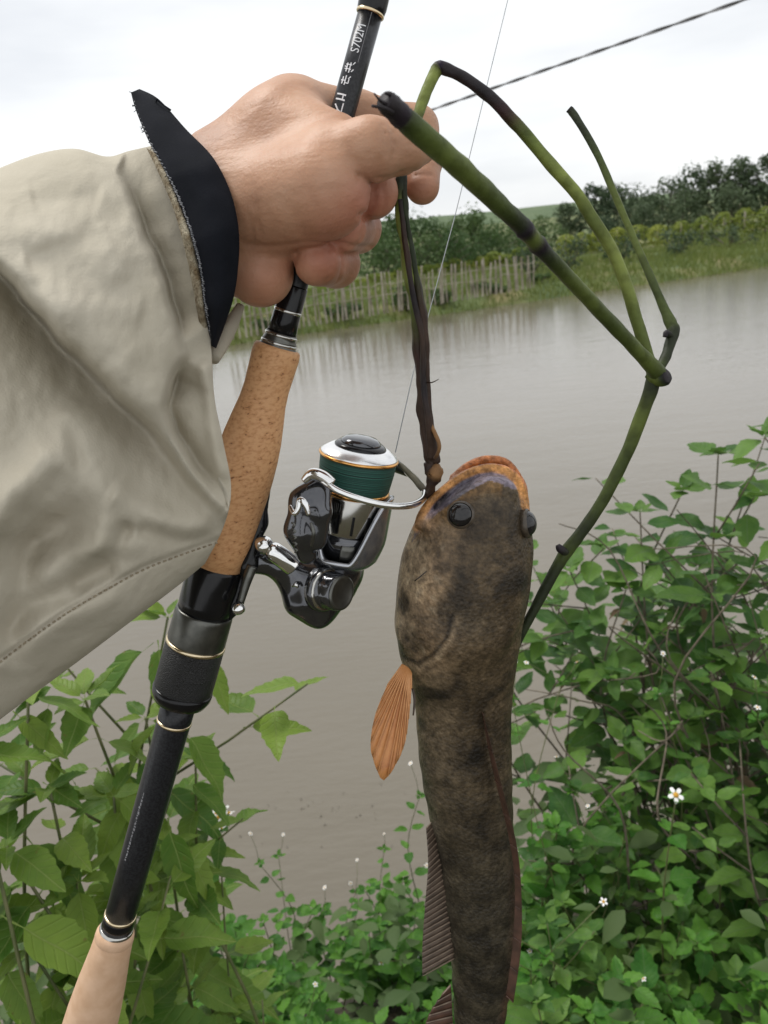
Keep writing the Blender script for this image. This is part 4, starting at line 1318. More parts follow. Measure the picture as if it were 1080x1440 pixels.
V, Fc = lathe(W(331, 856, .398), (RIGHT*.9-FWD*.35+UP*.05), [(4*UN, -3*UN), (8*UN, -1*UN), (9*UN, 4*UN), (8*UN, 9*UN), (5*UN, 13*UN), (1*UN, 14*UN)], 20)
obj('lever_knob', V, Fc, M_['chrome'], reel)
cdir = (RIGHT*.74-FWD*.62-UP*.10).normalized()
co = W(455, 828, .411)
def cap(name, prof, m, parent): 
    V, Fc = lathe(co, cdir, [(r*UN, h*UN) for r, h in prof], 40)
    return obj(name, V, Fc, M_[m], parent)
cp = cap('handle_cap', [(33, -6), (33, 4), (30, 7), (27, 8), (27, 20), (26, 32), (24, 35)], 'dark_chrome', body)
cap('cap_ring', [(30.5, 5), (31, 6.5), (30.5, 8), (28, 8.6)], 'steel', cp)
cap('cap_edge', [(25, 34), (25, 36), (22, 38), (20, 37)], 'gunmetal', cp)
cap('cap_face', [(21, 36), (17, 36.4), (1, 36.8)], 'dark_chrome', cp)
V, Fc = pxtube([(411, 824, .4085, 2), (416, 822, .407, 3), (419, 826, .4075, 2)], 8, 3)
obj('housing_screw', V, Fc, M_['chrome'], body)

# the line running up from the spool
P = [W(545, 662, .39), W(556, 636, .402), W(582, 520, .43), W(640, 303, .47), W(714, 0, .50), W(752, -150, .52)]
V, Fc = tube(P[1:], 0.00028, 6)
o = obj('fishing_line', V, Fc, M_['line'], origin=tuple(P[1]))
tag(o, 'single thin fishing line running up from the reel into the sky', 'fishing line')

# ------------------------------------------------------------------ hand and forearm
def person():
    lo_ = np.minimum(Cc(20, 560, .44), Cc(20, 560, .28)); hi_ = np.maximum(Cc(640, 90, .44), Cc(640, 90, .28))
    f = Field(lo_, hi_, .0011)
    pal = f.chain([(60, 520, .350, 58), (180, 400, .360, 54), (255, 330, .372, 52), (288, 308, .368, 62), (322, 292, .362, 82)], .006)
    pal = smin(pal, f.pc((322, 250, .362, 66), (413, 163, .366, 52)), .016)           # back of the hand
    pal = smin(pal, f.pc((335, 330, .362, 70), (420, 235, .378, 60)), .016)
    pal = smin(pal, f.pc((335, 300, .359, 76), (452, 268, .329, 69)), .014)           # ball of the thumb
    pal = smin(pal, f.pc((400, 190, .352, 60), (470, 205, .338, 44)), .016)           # web
    heel = f.chain([(338, 358, .360, 58), (366, 384, .356, 47)], .006)
    pal = smin(pal, heel, .004)
    thumb = f.chain([(468, 224, .328, 46), (520, 211, .321, 41), (566, 207, .327, 33), (590, 206, .333, 25)], .005)
    pal = smin(pal, thumb, .0035)
    idx = f.chain([(428, 168, .370, 52), (500, 168, .378, 36), (585, 181, .382, 29), (596, 222, .376, 24.5), (594, 263, .368, 24)], .005)
    mid = f.chain([(420, 215, .388, 48), (530, 258, .388, 33), (524, 271, .352, 36)], .004)
    rin = f.chain([(402, 260, .392, 46), (502, 321, .384, 32), (482, 321, .350, 33)], .004)
    pin = f.chain([(385, 305, .390, 42), (472, 370, .374, 32), (446, 369, .350, 33)], .004)
    D = pal
    for q, k in ((idx, .003), (mid, .0014), (rin, .0012), (pin, .0012)):
        D = smin(D, q, k)
    # skin folds: thumb joint, thumb root, wrist side of the palm, finger joints
    ds = np.arange(.285, .44, .0004)
    def front(u_, v_):
        P_ = np.stack([(u_-CX)/F*ds, -(v_-CY)/F*ds, ds], 1)
        I_ = np.clip(np.round((P_-f.lo)/f.h).astype(int), 0, np.array(D.shape)-1)
        w_ = np.nonzero(D[I_[:, 0], I_[:, 1], I_[:, 2]] < 0)[0]
        return ds[w_[0]] if len(w_) else None
    folds = [([(547, 172), (553, 190), (555, 208), (552, 228)], 1.6), ([(537, 176), (543, 196), (543, 218)], 1.2),
             ([(505, 247), (520, 255), (527, 270), (525, 288), (512, 305)], 3.0), ([(342, 343), (375, 347), (410, 345), (440, 338)], 2.6),
             ([(524, 348), (500, 347), (470, 341), (435, 343)], 3.4), ([(548, 304), (530, 309), (505, 302)], 3.0), ([(566, 242), (548, 250), (530, 250)], 2.6),
             ([(512, 318), (509, 332), (503, 345)], 1.6), ([(478, 352), (481, 374), (474, 398)], 1.6), ([(462, 352), (465, 376), (458, 400)], 1.2), ([(537, 262), (541, 280), (537, 300)], 1.4),
             ([(418, 352), (414, 372), (408, 392)], 2.4), ([(580, 240), (586, 246), (606, 246)], 1.2), ([(348, 300), (356, 330), (352, 352)], 1.2), ([(362, 308), (368, 330), (364, 345)], 1.0)]
    cuts = []
    for P, r_ in folds:
        P3 = []
        for u_, v_ in resample(P, 9):
            d_ = front(u_, v_)
            if d_ is not None: P3.append((u_, v_, d_, r_))
        if len(P3) > 2: cuts.append(P3)
    for P3 in cuts:
        lo2 = np.min([Cc(*p[:3]) for p in P3], 0)-.006; hi2 = np.max([Cc(*p[:3]) for p in P3], 0)+.006
        i0 = np.maximum(((lo2-f.lo)/f.h).astype(int), 0); i1 = np.minimum(((hi2-f.lo)/f.h).astype(int)+2, np.array(D.shape))
        sl_ = tuple(slice(a_, b_) for a_, b_ in zip(i0, i1))
        g_ = Field.__new__(Field); g_.lo, g_.h = f.lo, f.h
        g_.X, g_.Y, g_.Z = f.X[sl_], f.Y[sl_], f.Z[sl_]
        D[sl_] = -smin(-D[sl_], g_.path(P3, 1.0, 1), .0016)
    V, Q = f.mesh(D, 1)
    u, v = to_px(V)
    def blob(cu, cv, r): return np.exp(-(((u-cu)/r)**2+((v-cv)/r)**2))
    red = 0.9*blob(530, 280, 40)+.9*blob(460, 362, 45)+.55*blob(595, 270, 30)+.5*blob(370, 400, 50)+.3*blob(480, 300, 60)+.35*blob(500, 320, 40)
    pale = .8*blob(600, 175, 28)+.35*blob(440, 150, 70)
    C = np.ones((len(V), 3))
    C[:, 1] -= .26*red; C[:, 2] -= .24*red
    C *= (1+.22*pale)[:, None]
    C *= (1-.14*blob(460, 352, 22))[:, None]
    o = obj('person', c2w(V), Q, M_['skin'], origin=tuple(W(322, 300, .36)), colors=C)
    tag(o, 'person holding out a bare fist in a khaki jacket sleeve with dark cuff band', 'person')
    return o
per = person()
# ------------------------------------------------------------------ sleeve
def vnoise(x, y, seed):
    """smooth gradient-like value noise on arrays, about -1..1"""
    rs = np.random.RandomState(seed); T = rs.uniform(-1, 1, (64, 64))
    xi, yi = np.floor(x).astype(int), np.floor(y).astype(int)
    fx, fy = x-xi, y-yi
    fx = fx**3*(fx*(fx*6-15)+10); fy = fy**3*(fy*(fy*6-15)+10)
    t = lambda a, b: T[a % 64, b % 64]
    return (t(xi, yi)*(1-fx)+t(xi+1, yi)*fx)*(1-fy)+(t(xi, yi+1)*(1-fx)+t(xi+1, yi+1)*fx)*fy
def sleeve():
    ns_, nt_ = 190, 300
    top = resample([(-90, 290), (-40, 255), (0, 236), (55, 216), (105, 209), (150, 220), (182, 212), (218, 204)], ns_)
    bot = resample([(-90, 1085), (0, 1012), (110, 930), (200, 862), (255, 820), (288, 793)], ns_)
    tq = (1-np.cos(np.pi*np.linspace(0, 1, nt_)))/2
    rightc = resample([(218, 204), (252, 262), (274, 330), (287, 410), (296, 480), (301, 560), (314, 625), (325, 690), (314, 742), (288, 793)], 400)
    left = resample([(-90, 290), (-90, 690), (-90, 1085)], 400)
    ri = np.stack([np.interp(tq, np.linspace(0, 1, 400), rightc[:, i]) for i in range(2)], 1)
    le = np.stack([np.interp(tq, np.linspace(0, 1, 400), left[:, i]) for i in range(2)], 1)
    S, T = np.meshgrid(np.linspace(0, 1, ns_), tq, indexing='ij')
    def coons(i):
        return ((1-T)*top[:, i][:, None]+T*bot[:, i][:, None]+(1-S)*le[:, i][None]+S*ri[:, i][None]
                -((1-S)*(1-T)*top[0, i]+S*(1-T)*top[-1, i]+(1-S)*T*bot[0, i]+S*T*bot[-1, i]))
    U, Vv = coons(0), coons(1)
    sn = np.sin(np.pi*np.linspace(0, 1, nt_))[None]
    dm = .318+.045*S + .012*T
    bl = (.060-.022*S)*(1+0*T)
    disp = np.zeros_like(U)                       # towards the viewer, metres
    def mask(poly, blur):
        m = np.zeros(U.shape, dtype=bool)
        P = np.asarray(poly, dtype=float)
        for i in range(len(P)):
            (x0, y0), (x1, y1) = P[i], P[(i+1) % len(P)]
            c_ = ((y0 > Vv) != (y1 > Vv)) & (U < (x1-x0)*(Vv-y0)/(y1-y0+1e-9)+x0)
            m ^= c_
        m = m.astype(float)
        for _ in range(blur):
            m = np.pad(m, 1, mode='edge')
            m = (m[:-2, 1:-1]+m[2:, 1:-1]+m[1:-1, :-2]+m[1:-1, 2:]+2*m[1:-1, 1:-1])/6
        return m
    def g(cu, cv, ru, rv, ang=0.0):
        a = rad(ang); x, y = U-cu, Vv-cv
        return np.exp(-((x*math.cos(a)+y*math.sin(a))/ru)**2-((-x*math.sin(a)+y*math.cos(a))/rv)**2)
    def ridge(P, w, fade=(0, .12, .88, 1)):
        q, fr = pl_dist(U, Vv, P)
        return np.exp(-(q/w)**2)*sstep(fade[0], fade[1], fr)*(1-sstep(fade[2], fade[3], fr))
    U0, V0 = U, Vv
    x, y = U*.011, Vv*.011
    wu = vnoise(x, y, 1)*7+vnoise(x*3, y*3, 2)*2.5
    wv_ = vnoise(x, y, 3)*7+vnoise(x*3, y*3, 4)*2.5
    keep = 1-sstep(.80, 1.0, S)                     # leave the outline at the cuff alone
    U, Vv = U+wu*keep, Vv+wv_*keep
    # the upper cloth laps over the hollow below it and over the panel beside the cuff
    drape = [(-100, 318), (0, 386), (60, 442), (120, 500), (200, 582), (250, 640), (295, 697), (330, 742)]
    edge = [(330, 726), (300, 692), (275, 660), (247, 612), (233, 572), (243, 528), (262, 500)]
    crease = [(252, 482), (238, 432), (216, 364), (194, 304), (172, 246)]
    poly = [(-300, 0), (-300, 200)]+drape+edge+crease+[(176, 225), (190, 0)]
    disp += .012*(mask(poly, 5)-.5)+.006*mask(poly, 90)
    q, fr = pl_dist(U, Vv, drape)
    A = np.interp(fr, [0, .25, .5, .75, 1], [.036, .036, .026, .012, 0])
    disp -= np.where(q > 0, A*sstep(0, 10, q)*np.exp(-np.maximum(q-10, 0)/80), 0)
    disp += .006*np.exp(-((q+34)/30)**2)*sstep(.15, .5, fr)
    # dark strip beside the crease, rising again towards the cuff
    q, fr = pl_dist(U, Vv, crease[::-1])
    disp -= .018*sstep(0, .35, fr)*(1-sstep(.85, 1, fr))*np.where(q < 0, sstep(0, 7, -q)*np.exp(-np.maximum(-q-7, 0)/22), 0)
    # hollow and panel under the cuff, tucked behind the big fold
    q, fr = pl_dist(U, Vv, edge[::-1])
    disp -= .018*sstep(0, .2, fr)*(1-sstep(.6, .97, fr))*np.where(q < 0, sstep(0, 8, -q)*np.exp(-np.maximum(-q-8, 0)/20), 0)
    disp += .005*ridge([(284, 500), (294, 560), (305, 625), (316, 680)], 12)
    # soft folds on the lower half
    disp -= .016*g(70, 752, 62, 30, -24)
    disp += .010*ridge([(110, 560), (128, 640), (142, 720), (150, 800)], 42)
    disp += .010*ridge([(-60, 790), (10, 700), (60, 655), (110, 640)], 34)
    disp -= .006*ridge([(190, 735), (168, 775), (138, 805), (100, 825)], 13)
    disp -= .007*ridge([(-10, 890), (50, 850), (110, 828), (170, 805)], 18)
    disp += .006*ridge([(-20, 935), (60, 893), (130, 858), (180, 835)], 20)
    disp -= .008*ridge([(42, 740), (30, 840), (8, 940)], 24)
    disp += .006*ridge([(150, 690), (220, 730), (305, 742)], 22)
    disp -= .005*ridge([(195, 748), (250, 756), (305, 754)], 10)
    disp += .004*ridge([(-20, 300), (60, 335), (130, 345), (180, 400)], 30)
    disp -= .003*ridge([(30, 375), (90, 352), (150, 330)], 18)
    disp += .003*ridge([(60, 440), (120, 425), (200, 450)], 26)-.003*ridge([(40, 280), (100, 268), (150, 282)], 20)
    for _ in range(2):
        m = np.pad(disp, 1, mode='edge')
        disp = (m[:-2, 1:-1]+m[2:, 1:-1]+m[1:-1, :-2]+m[1:-1, 2:]+2*m[1:-1, 1:-1])/6
    sm = disp
    for _ in range(5):
        m = np.pad(sm, 1, mode='edge')
        sm = (m[:-2, 1:-1]+m[2:, 1:-1]+m[1:-1, :-2]+m[1:-1, 2:]+2*m[1:-1, 1:-1])/6
    wgt = sstep(600, 640, Vv)*sstep(170, 230, U)
    disp = disp*(1-wgt)+sm*wgt
    U, Vv = U0, V0
    # hem seam
    q, fr = pl_dist(U, Vv, [(306, 760), (262, 775), (205, 797), (150, 826), (90, 862), (30, 905), (-60, 975)])
    disp -= .0016*np.exp(-(q/3.2)**2)
    disp += .0016*sstep(0, 9, q)
    x, y = U*.012, Vv*.012
    wr = vnoise(x+y*.6, (y-x*.5)*.6, 5)*.0020+vnoise(x*2.6, y*2.2, 6)*.0010+vnoise(x*7, y*6, 7)*.0003
    disp += wr
    depth = dm - bl*np.maximum(sn, 0)**(1-.45*S) - disp*np.sqrt(np.maximum(sn, 0))
    front = np.stack([(U-CX)/F*depth, -(Vv-CY)/F*depth, depth], -1)
    jb = np.arange(nt_-2, 0, -4)                    # the far side, coarser
    depb = dm+bl*.9*np.maximum(sn, 0)**(1-.45*S) + .004*np.sin(U*.03+Vv*.02)*sn
    back = np.stack([(U-CX)/F*depb, -(Vv-CY)/F*depb, depb], -1)[:, jb]
    ring = np.concatenate([front, back], 1)
    nr = ring.shape[1]
    # turn the cuff edge inwards
    cen = ring[-1].mean(0)
    rows = [ring]
    e = ring[-1]
    dirx = ring[-1]-ring[-8]
    rows.append((e*.985+cen*.015+dirx*.05)[None])
    rows.append((e*.96+cen*.04)[None])
    rows.append((ring[-6]*.82+cen*.18)[None])
    R = np.concatenate(rows, 0)
    nrow = R.shape[0]
    I, J = np.meshgrid(np.arange(nrow-1), np.arange(nr), indexing='ij')
    J2 = (J+1) % nr
    Q = np.stack([I*nr+J, (I+1)*nr+J, (I+1)*nr+J2, I*nr+J2], -1).reshape(-1, 4)
    o = obj('jacket_sleeve', c2w(R.reshape(-1, 3)), Q[:, ::-1], M_['khaki'], per)
    o['label'] = 'wide wrinkled khaki jacket sleeve'
    # stitches along the hem seam
    P = resample([(306, 760), (262, 775), (205, 797), (150, 826), (90, 862), (30, 905), (-20, 945)], 90)
    from mathutils.kdtree import KDTree
    kd = KDTree(U.size)
    for n_, (a, b) in enumerate(zip(U.ravel(), Vv.ravel())): kd.insert((a, b, 0), n_)
    kd.balance()
    dep = depth.ravel()
    mb = MB()
    for a, b in zip(P[:-1:2], P[1::2]):
        da = dep[kd.find((a[0], a[1]+3, 0))[1]]-.0006; db = dep[kd.find((b[0], b[1]+3, 0))[1]]-.0006
        mb.add(*tube([list(W(a[0], a[1]+3, da)), list(W(b[0], b[1]+3, db))], .0004, 5))
    mb.build('seam_stitching', M_['khaki_thread'], o)
    return o
slv = sleeve()

# dark band standing out of the cuff
def band():
    Lc = resample([(184, 130), (192, 158), (212, 205), (240, 258), (264, 318), (280, 380), (287, 430), (296, 486)], 60)
    Rc = resample([(196, 125), (224, 140), (262, 182), (300, 222), (325, 272), (336, 325), (335, 375), (327, 425), (304, 490)], 60)
    nw = 12
    V, Fc = [], []
    def dpt(q, w):
        base = np.interp(q, [0, .15, .35, .6, .85, 1], [.352, .338, .324, .319, .326, .338])
        return base+.003*w-.005*math.sin(math.pi*w)
    for side in (0, 1):
        for i in range(60):
            for j in range(nw+1):
                w = j/nw
                p = Lc[i]*(1-w)+Rc[i]*w
                V.append(Cc(p[0], p[1], dpt(i/59, w)+(.0032 if side else 0)+.0006*noise.noise(Vector((i*.25, w*3, 0)))))
    n1 = 60*(nw+1)
    idf = lambda s_, i, j: s_*n1+i*(nw+1)+j
    for i in range(59):
        for j in range(nw):
            Fc.append([idf(0, i, j), idf(0, i+1, j), idf(0, i+1, j+1), idf(0, i, j+1)])
            Fc.append([idf(1, i, j+1), idf(1, i+1, j+1), idf(1, i+1, j), idf(1, i, j)])
        Fc.append([idf(0, i+1, 0), idf(0, i, 0), idf(1, i, 0), idf(1, i+1, 0)])
        Fc.append([idf(0, i, nw), idf(0, i+1, nw), idf(1, i+1, nw), idf(1, i, nw)])
    o = obj('cuff_band', c2w(V), Fc, M_['navy'], per)
    o['label'] = 'dark navy cuff band with a frayed upright end'
    # pale edge stitching and frayed threads
    mb = MB()
    for i in range(2, 58):
        p = Lc[i]*.985+Rc[i]*.015; p2 = Lc[i]*.955+Rc[i]*.045
        d = dpt(i/59, .02)-.0006
        for s_ in range(2):
            a, b = Lc[i]+(Lc[min(i+1, 59)]-Lc[i])*.5*s_, Lc[i]+(Lc[min(i+1, 59)]-Lc[i])*(.5*s_+.3)
            mb.add(*tube([list(W(a[0]+random.uniform(.5, 2.5), a[1], d)), list(W(b[0]+random.uniform(2, 5), b[1], d-.0003))], .00032, 4))
    mb.build('edge_stitching', M_['thread'], o)
    mb = MB()
    mb.add(*pxtube([(217, 138, .345, .9), (224, 143, .343, 1.0), (232, 149, .342, 1.0), (240, 155, .342, 1.6)], 5, 3))
    mb.add(*pxtube([(219, 146, .345, .9), (221, 139, .343, .9), (224, 142, .342, .8)], 5, 3))
    for i in range(26):
        q = random.uniform(.0, .55); k = int(q*59)
        a = Lc[k]; d = dpt(q, 0)
        mb.add(*pxtube([(a[0]+1, a[1], d, .5), (a[0]-random.uniform(1, 4), a[1]+random.uniform(-3, 4), d-.0005, .35)], 4, 2))
    mb.build('frayed_thread', M_['navy'], o)
    # fleecy strip between band and sleeve
    L2 = resample([(206, 208), (226, 250), (246, 300), (262, 360), (274, 420), (284, 478)], 50)
    V, Fc = [], []
    for i in range(50):
        q = .27+.70*i/49
        k = min(int(q*59), 59)
        for j in range(7):
            w = j/6
            p = L2[i]*(1-w)+(Lc[k]+np.array([4, 0]))*w
            V.append(list(W(p[0], p[1], dpt(q, 0)+.0035-.0035*math.sin(math.pi*w)+.0007*noise.noise(Vector((i*.9, j*.9, 0))))))
    for i in range(49):
        for j in range(6):
            Fc.append([i*7+j, (i+1)*7+j, (i+1)*7+j+1, i*7+j+1])
    obj('fleece_lining', V, Fc, M_['fleece'], per)
    # far side of the cuff showing under the wrist
    V, Fc = pxtube([(338, 430, .372, 6), (326, 455, .368, 10), (312, 482, .362, 11), (300, 505, .355, 9)], 12)
    obj('inner_cuff', V, Fc, M_['khaki'], per)
band()

# ------------------------------------------------------------------ the green stem the fish hangs from
stem = empty('forked_stem', tuple(W(926, 528, .392)))
tag(stem, 'forked green plant stem looped through the fist and threaded through the fish', 'plant stem')
GR, LG, DK, BR, BK = (.050, .068, .016), (.170, .205, .048), (.024, .031, .013), (.045, .026, .018), (.020, .016, .018)
def stem_part(name, pts, sub=7, seg=14, ripple=.10):
    """(u, v, depth, radius px, colour)"""
    q = smooth_path([list(Cc(u, v, d))+[r*d/F]+list(c) for u, v, d, r, c in pts], sub)
    V, Fc = tube(c2w(q[:, :3]), q[:, 3], seg, ripple)
    return obj(name, V, Fc, M_['stem'], stem, colors=np.clip(np.repeat(q[:, 4:7], seg, 0), .004, 1))
MG = (.092, .118, .026)
stem_part('near_branch', [(541, 141, .236, 14, BK), (548, 148, .238, 16, BK), (564, 163, .243, 16.5, BK), (576, 174, .246, 16.5, GR), (620, 212, .258, 16, MG), (660, 248, .271, 15, MG), (700, 286, .285, 13.5, GR), (728, 312, .296, 12.5, DK), (738, 323, .300, 13.5, BK), (746, 332, .304, 11.8, MG), (756, 344, .309, 13, BK),
                          (766, 355, .313, 11, DK), (785, 375, .321, 10.6, GR), (815, 407, .334, 10.2, MG), (860, 455, .355, 10, GR), (900, 497, .374, 10, MG), (925, 524, .389, 12, GR)])
mb = MB()
for p in ([(545, 148, .236, 3), (534, 141, .233, 2), (526, 131, .231, 1)], [(552, 158, .237, 4), (540, 152, .234, 3), (523, 149, .232, 2)], [(560, 140, .238, 4), (548, 133, .235, 3), (541, 131, .234, 1.5)]):
    mb.add(*pxtube(p, 8, 3))
obj('ragged_end', mb.verts(), mb.F, M_['stem'], stem, colors=np.tile(np.array(BK), (mb.n, 1)))
stem_part('arched_branch', [(566, 232, .352, 7, DK), (580, 185, .354, 7, DK), (591, 152, .356, 8, LG), (600, 128, .357, 8, LG), (611, 104, .358, 8.5, LG), (617, 96, .358, 9.5, BK), (626, 97, .358, 8.5, BK), (655, 111, .359, 8, BK), (690, 137, .361, 8.5, BK), (715, 163, .363, 8.5, BR), (740, 190, .365, 8.5, MG), (775, 232, .368, 8.5, LG),
                            (812, 274, .371, 8.6, LG), (833, 308, .374, 9.2, MG), (858, 347, .377, 8.6, LG), (880, 400, .381, 8.6, LG), (897, 455, .386, 8.6, MG), (912, 505, .390, 8.8, MG), (920, 528, .392, 10, GR)])
stem_part('thin_branch', [(800, 153, .418, 5, BK), (806, 160, .418, 5.2, DK), (824, 188, .416, 5, DK), (845, 228, .414, 5, GR), (868, 282, .411, 5, MG), (892, 338, .408, 5, MG), (915, 390, .404, 5.5, GR), (933, 432, .401, 6.5, GR), (944, 456, .399, 8.5, GR), (947, 466, .398, 8.5, DK), (942, 484, .397, 7.5, DK), (936, 502, .395, 7, DK), (926, 520, .393, 7, GR)])
stem_part('bud', [(942, 472, .396, 5, DK), (937, 468, .394, 4, BK), (935, 474, .394, 3, BK)], 4, 10)
stem_part('node', [(914, 522, .392, 10, GR), (922, 528, .391, 13, MG), (930, 531, .389, 13, MG), (936, 530, .387, 11.5, DK), (939, 529, .386, 9, BK)], 5, 16)
stem_part('lower_branch', [(920, 526, .392, 10.5, GR), (916, 545, .394, 10, DK), (900, 590, .400, 9.5, MG), (880, 640, .406, 9, GR), (850, 700, .413, 8.5, GR), (820, 745, .419, 8.5, DK), (797, 775, .423, 9, GR), (780, 803, .426, 8, DK), (755, 850, .431, 7, DK), (735, 888, .434, 6, DK), (715, 930, .438, 5, BK)])
stem_part('thorn', [(797, 777, .421, 5, DK), (788, 772, .419, 6, BK), (784, 766, .419, 3, BK)], 4, 10)
stem_part('hanging_strand', [(566, 230, .352, 6, DK), (562, 262, .353, 6, DK), (563, 300, .356, 7, LG), (570, 345, .360, 8, LG), (577, 395, .364, 8.5, LG), (584, 435, .368, 8, MG), (589, 490, .373, 8, BR), (593, 540, .377, 8, BR), (597, 590, .381, 9, BR), (604, 630, .385, 8.5, BR), (609, 656, .388, 9, BR)], ripple=.35)
stem_part('hanging_strand', [(568, 235, .353, 5, BK), (568, 280, .354, 5, DK), (574, 330, .358, 5, DK), (583, 380, .362, 5, DK), (593, 440, .366, 7, BR), (598, 500, .371, 6, BR), (600, 550, .375, 5, BR), (606, 610, .380, 6, BR), (612, 650, .386, 7, BR)], ripple=.4)
stem_part('hanging_strand', [(563, 280, .352, 3, BK), (571, 350, .357, 4, BR), (582, 420, .362, 4, BK), (594, 480, .367, 4, BR), (596, 545, .372, 4, BK), (603, 600, .377, 5, BR), (607, 645, .384, 5, BR)], ripple=.4)
TB = (.21, .11, .045)
stem_part('peeled_loop', [(602, 588, .379, 3, TB), (609, 604, .377, 3, TB), (617, 622, .376, 3, TB), (617, 634, .377, 2.6, TB), (611, 645, .380, 2.5, BR)], 6, 8)
stem_part('loose_fibre', [(599, 537, .373, 1.2, BR), (606, 538, .370, 1, BR), (612, 536, .369, .8, BR), (617, 533, .369, .5, BR)], 4, 6)
stem_part('knot', [(604, 650, .386, 7, BR), (606, 660, .387, 10, BR), (613, 664, .386, 11, TB), (610, 672, .388, 10, BR), (606, 680, .391, 7.5, BR), (605, 692, .397, 6.5, BR), (607, 704, .402, 6, BK), (612, 716, .408, 5, BK)], 5, 12, .3)
stem_part('side_twig', [(562, 653, .410, 3.5, (.12, .115, .08)), (578, 668, .406, 4.5, (.14, .13, .09)), (592, 684, .402, 5, (.12, .11, .08)), (600, 694, .400, 4, BR)], 5, 8)

# ------------------------------------------------------------------ the snakehead fish
def fish():
    # (row, left, right): outline; depth grows downwards because it hangs plumb
    out = [(700, 606, 739), (720, 597, 740), (740, 589, 741), (770, 578, 741), (800, 569, 741), (840, 560, 740), (880, 556, 734), (910, 561, 730), (940, 573, 725), (980, 582, 721), (1020, 585, 719), (1060, 588, 720), (1100, 594, 721), (1140, 602, 722),
           (1180, 611, 724), (1220, 618, 727), (1260, 623, 729), (1300, 628, 730), (1340, 632, 727), (1380, 635, 721), (1420, 637, 713), (1460, 637, 706), (1520, 636, 700)]
    dep = lambda v: .402+(v-660)*.000108
    lo_ = np.minimum(Cc(540, 1540, .56), Cc(540, 1540, .34)); hi_ = np.maximum(Cc(770, 630, .56), Cc(770, 630, .34))
    f = Field(lo_, hi_, .0011)
    nodes = [(.5*(l+r), v, dep(v), .5*(r-l)) for v, l, r in out]
    body = f.chain(nodes[4:], .004, .86)
    # head: flattened, tapering to the snout
    head = f.chain([(655, 800, dep(800), 86), (664, 765, dep(765), 79), (671, 735, dep(735)-.002, 70)], .01, .72)
    head = smin(head, f.chain([(655, 742, .410, 60), (684, 702, .404, 39), (697, 690, .402, 27)], .008, .72), .01)
    D = smin(body, head, .012)
    D = smin(D, f.pc((722, 720, .408, 18), (712, 760, .411, 26)), .01)
    # cheek and gill cover
    D = smin(D, f.pc((602, 870, .418, 44), (612, 800, .412, 42), .85), .008)
    gill = f.pc((594, 892, .416, 36), (600, 840, .412, 40), .8)
    D = smin(D, gill, .003)
    D = smin(D, f.chain([(694, 692, .3905, 21), (684, 715, .391, 34), (672, 745, .3925, 50), (662, 800, .398, 66), (655, 860, .404, 72)], .012, .5), .010)
    # brow ridges around the eyes
    D = smin(D, f.pc((648, 724, .384, 19), (648, 724, .387, 19), .6), .004)
    D = D+.0012
    nY = int((Cc(660, 790, .42)[1]-f.lo[1])/f.h)
    fm = Field.__new__(Field); fm.lo, fm.h = f.lo, f.h
    fm.X, fm.Y, fm.Z = f.X[:, nY:], f.Y[:, nY:], f.Z[:, nY:]
    # lower jaw: bowl behind the snout, with a thick lip
    jaw = f.chain([(650, 728, .424, 52), (684, 694, .420, 44), (706, 694, .418, 36)], .008, .5)
    D = smin(D, jaw, .003)
    Dm = D[:, nY:].copy()
    lip = fm.path([(590, 738, .398, 8), (594, 724, .397, 7.5), (606, 706, .396, 7), (625, 688, .396, 6.5), (648, 671, .396, 6.5), (670, 661, .396, 6.5), (692, 658, .397, 7), (712, 663, .399, 7.5), (726, 674, .401, 7.5), (735, 690, .404, 7), (738, 708, .407, 6)])
    Dm = smin(Dm, lip, .0022)
    lip2 = fm.path([(636, 672, .410, 5), (655, 657, .411, 6), (675, 648, .411, 6.5), (695, 647, .411, 7), (712, 652, .411, 7), (727, 668, .412, 6), (737, 688, .413, 5)])
    Dm = smin(Dm, lip2, .002)
    # hollow between snout and lip, then the overhanging rim of the snout
    cav = fm.path([(602, 728, .393, 6), (614, 713, .391, 8), (632, 697, .389, 10), (658, 680, .388, 9), (686, 670, .388, 6), (708, 672, .390, 5), (722, 683, .393, 4)])
    Dm = np.maximum(Dm, -smin(cav, np.full_like(cav, .01), .001))
    up = fm.path([(606, 738, .394, 7), (630, 719, .389, 8), (660, 699, .386, 9), (692, 683, .386, 9), (716, 690, .391, 8)])
    Dm = smin(Dm, up, .007)
    D = np.concatenate([D[:, :nY], Dm], 1)
    V, Q = f.mesh(D)
    u, v = to_px(V)
    d = V[:, 2]
    base = np.tile(np.array([.072, .050, .027]), (len(V), 1))
    def mixc(c, w):
        nonlocal base
        w = np.clip(w, 0, 1)[:, None]
        base = base*(1-w)+np.array(c)*w
    nv = np.array([noise.noise(Vector(p)*70) for p in V])
    nv2 = np.array([noise.noise(Vector(p)*200) for p in V])
    # tan flank and cheek on the belly side, dark back
    L_ = np.interp(v, [o_[0] for o_ in out], [o_[1] for o_ in out]); R_ = np.interp(v, [o_[0] for o_ in out], [o_[2] for o_ in out])
    a = (u-L_)/(R_-L_)
    side = 1-sstep(.12, .62, a+.12*nv)
    mixc((.235, .160, .092), side*(1-sstep(900, 990, v))*.95)
    mixc((.36, .275, .175), (1-sstep(.0, .22, a+.08*nv))*(1-sstep(880, 940, v))*.8)
    mixc((.125, .092, .055), side*sstep(900, 990, v)*(1-sstep(1080, 1200, v))*.8)
    mixc((.030, .027, .018), sstep(950, 1300, v)*.75)
    mixc((.070, .060, .042), (1-sstep(0, .16, a))*sstep(1000, 1100, v)*.8)
    mixc((.055, .024, .015), sstep(.82, 1.0, a)*sstep(1180, 1260, v)*.8)
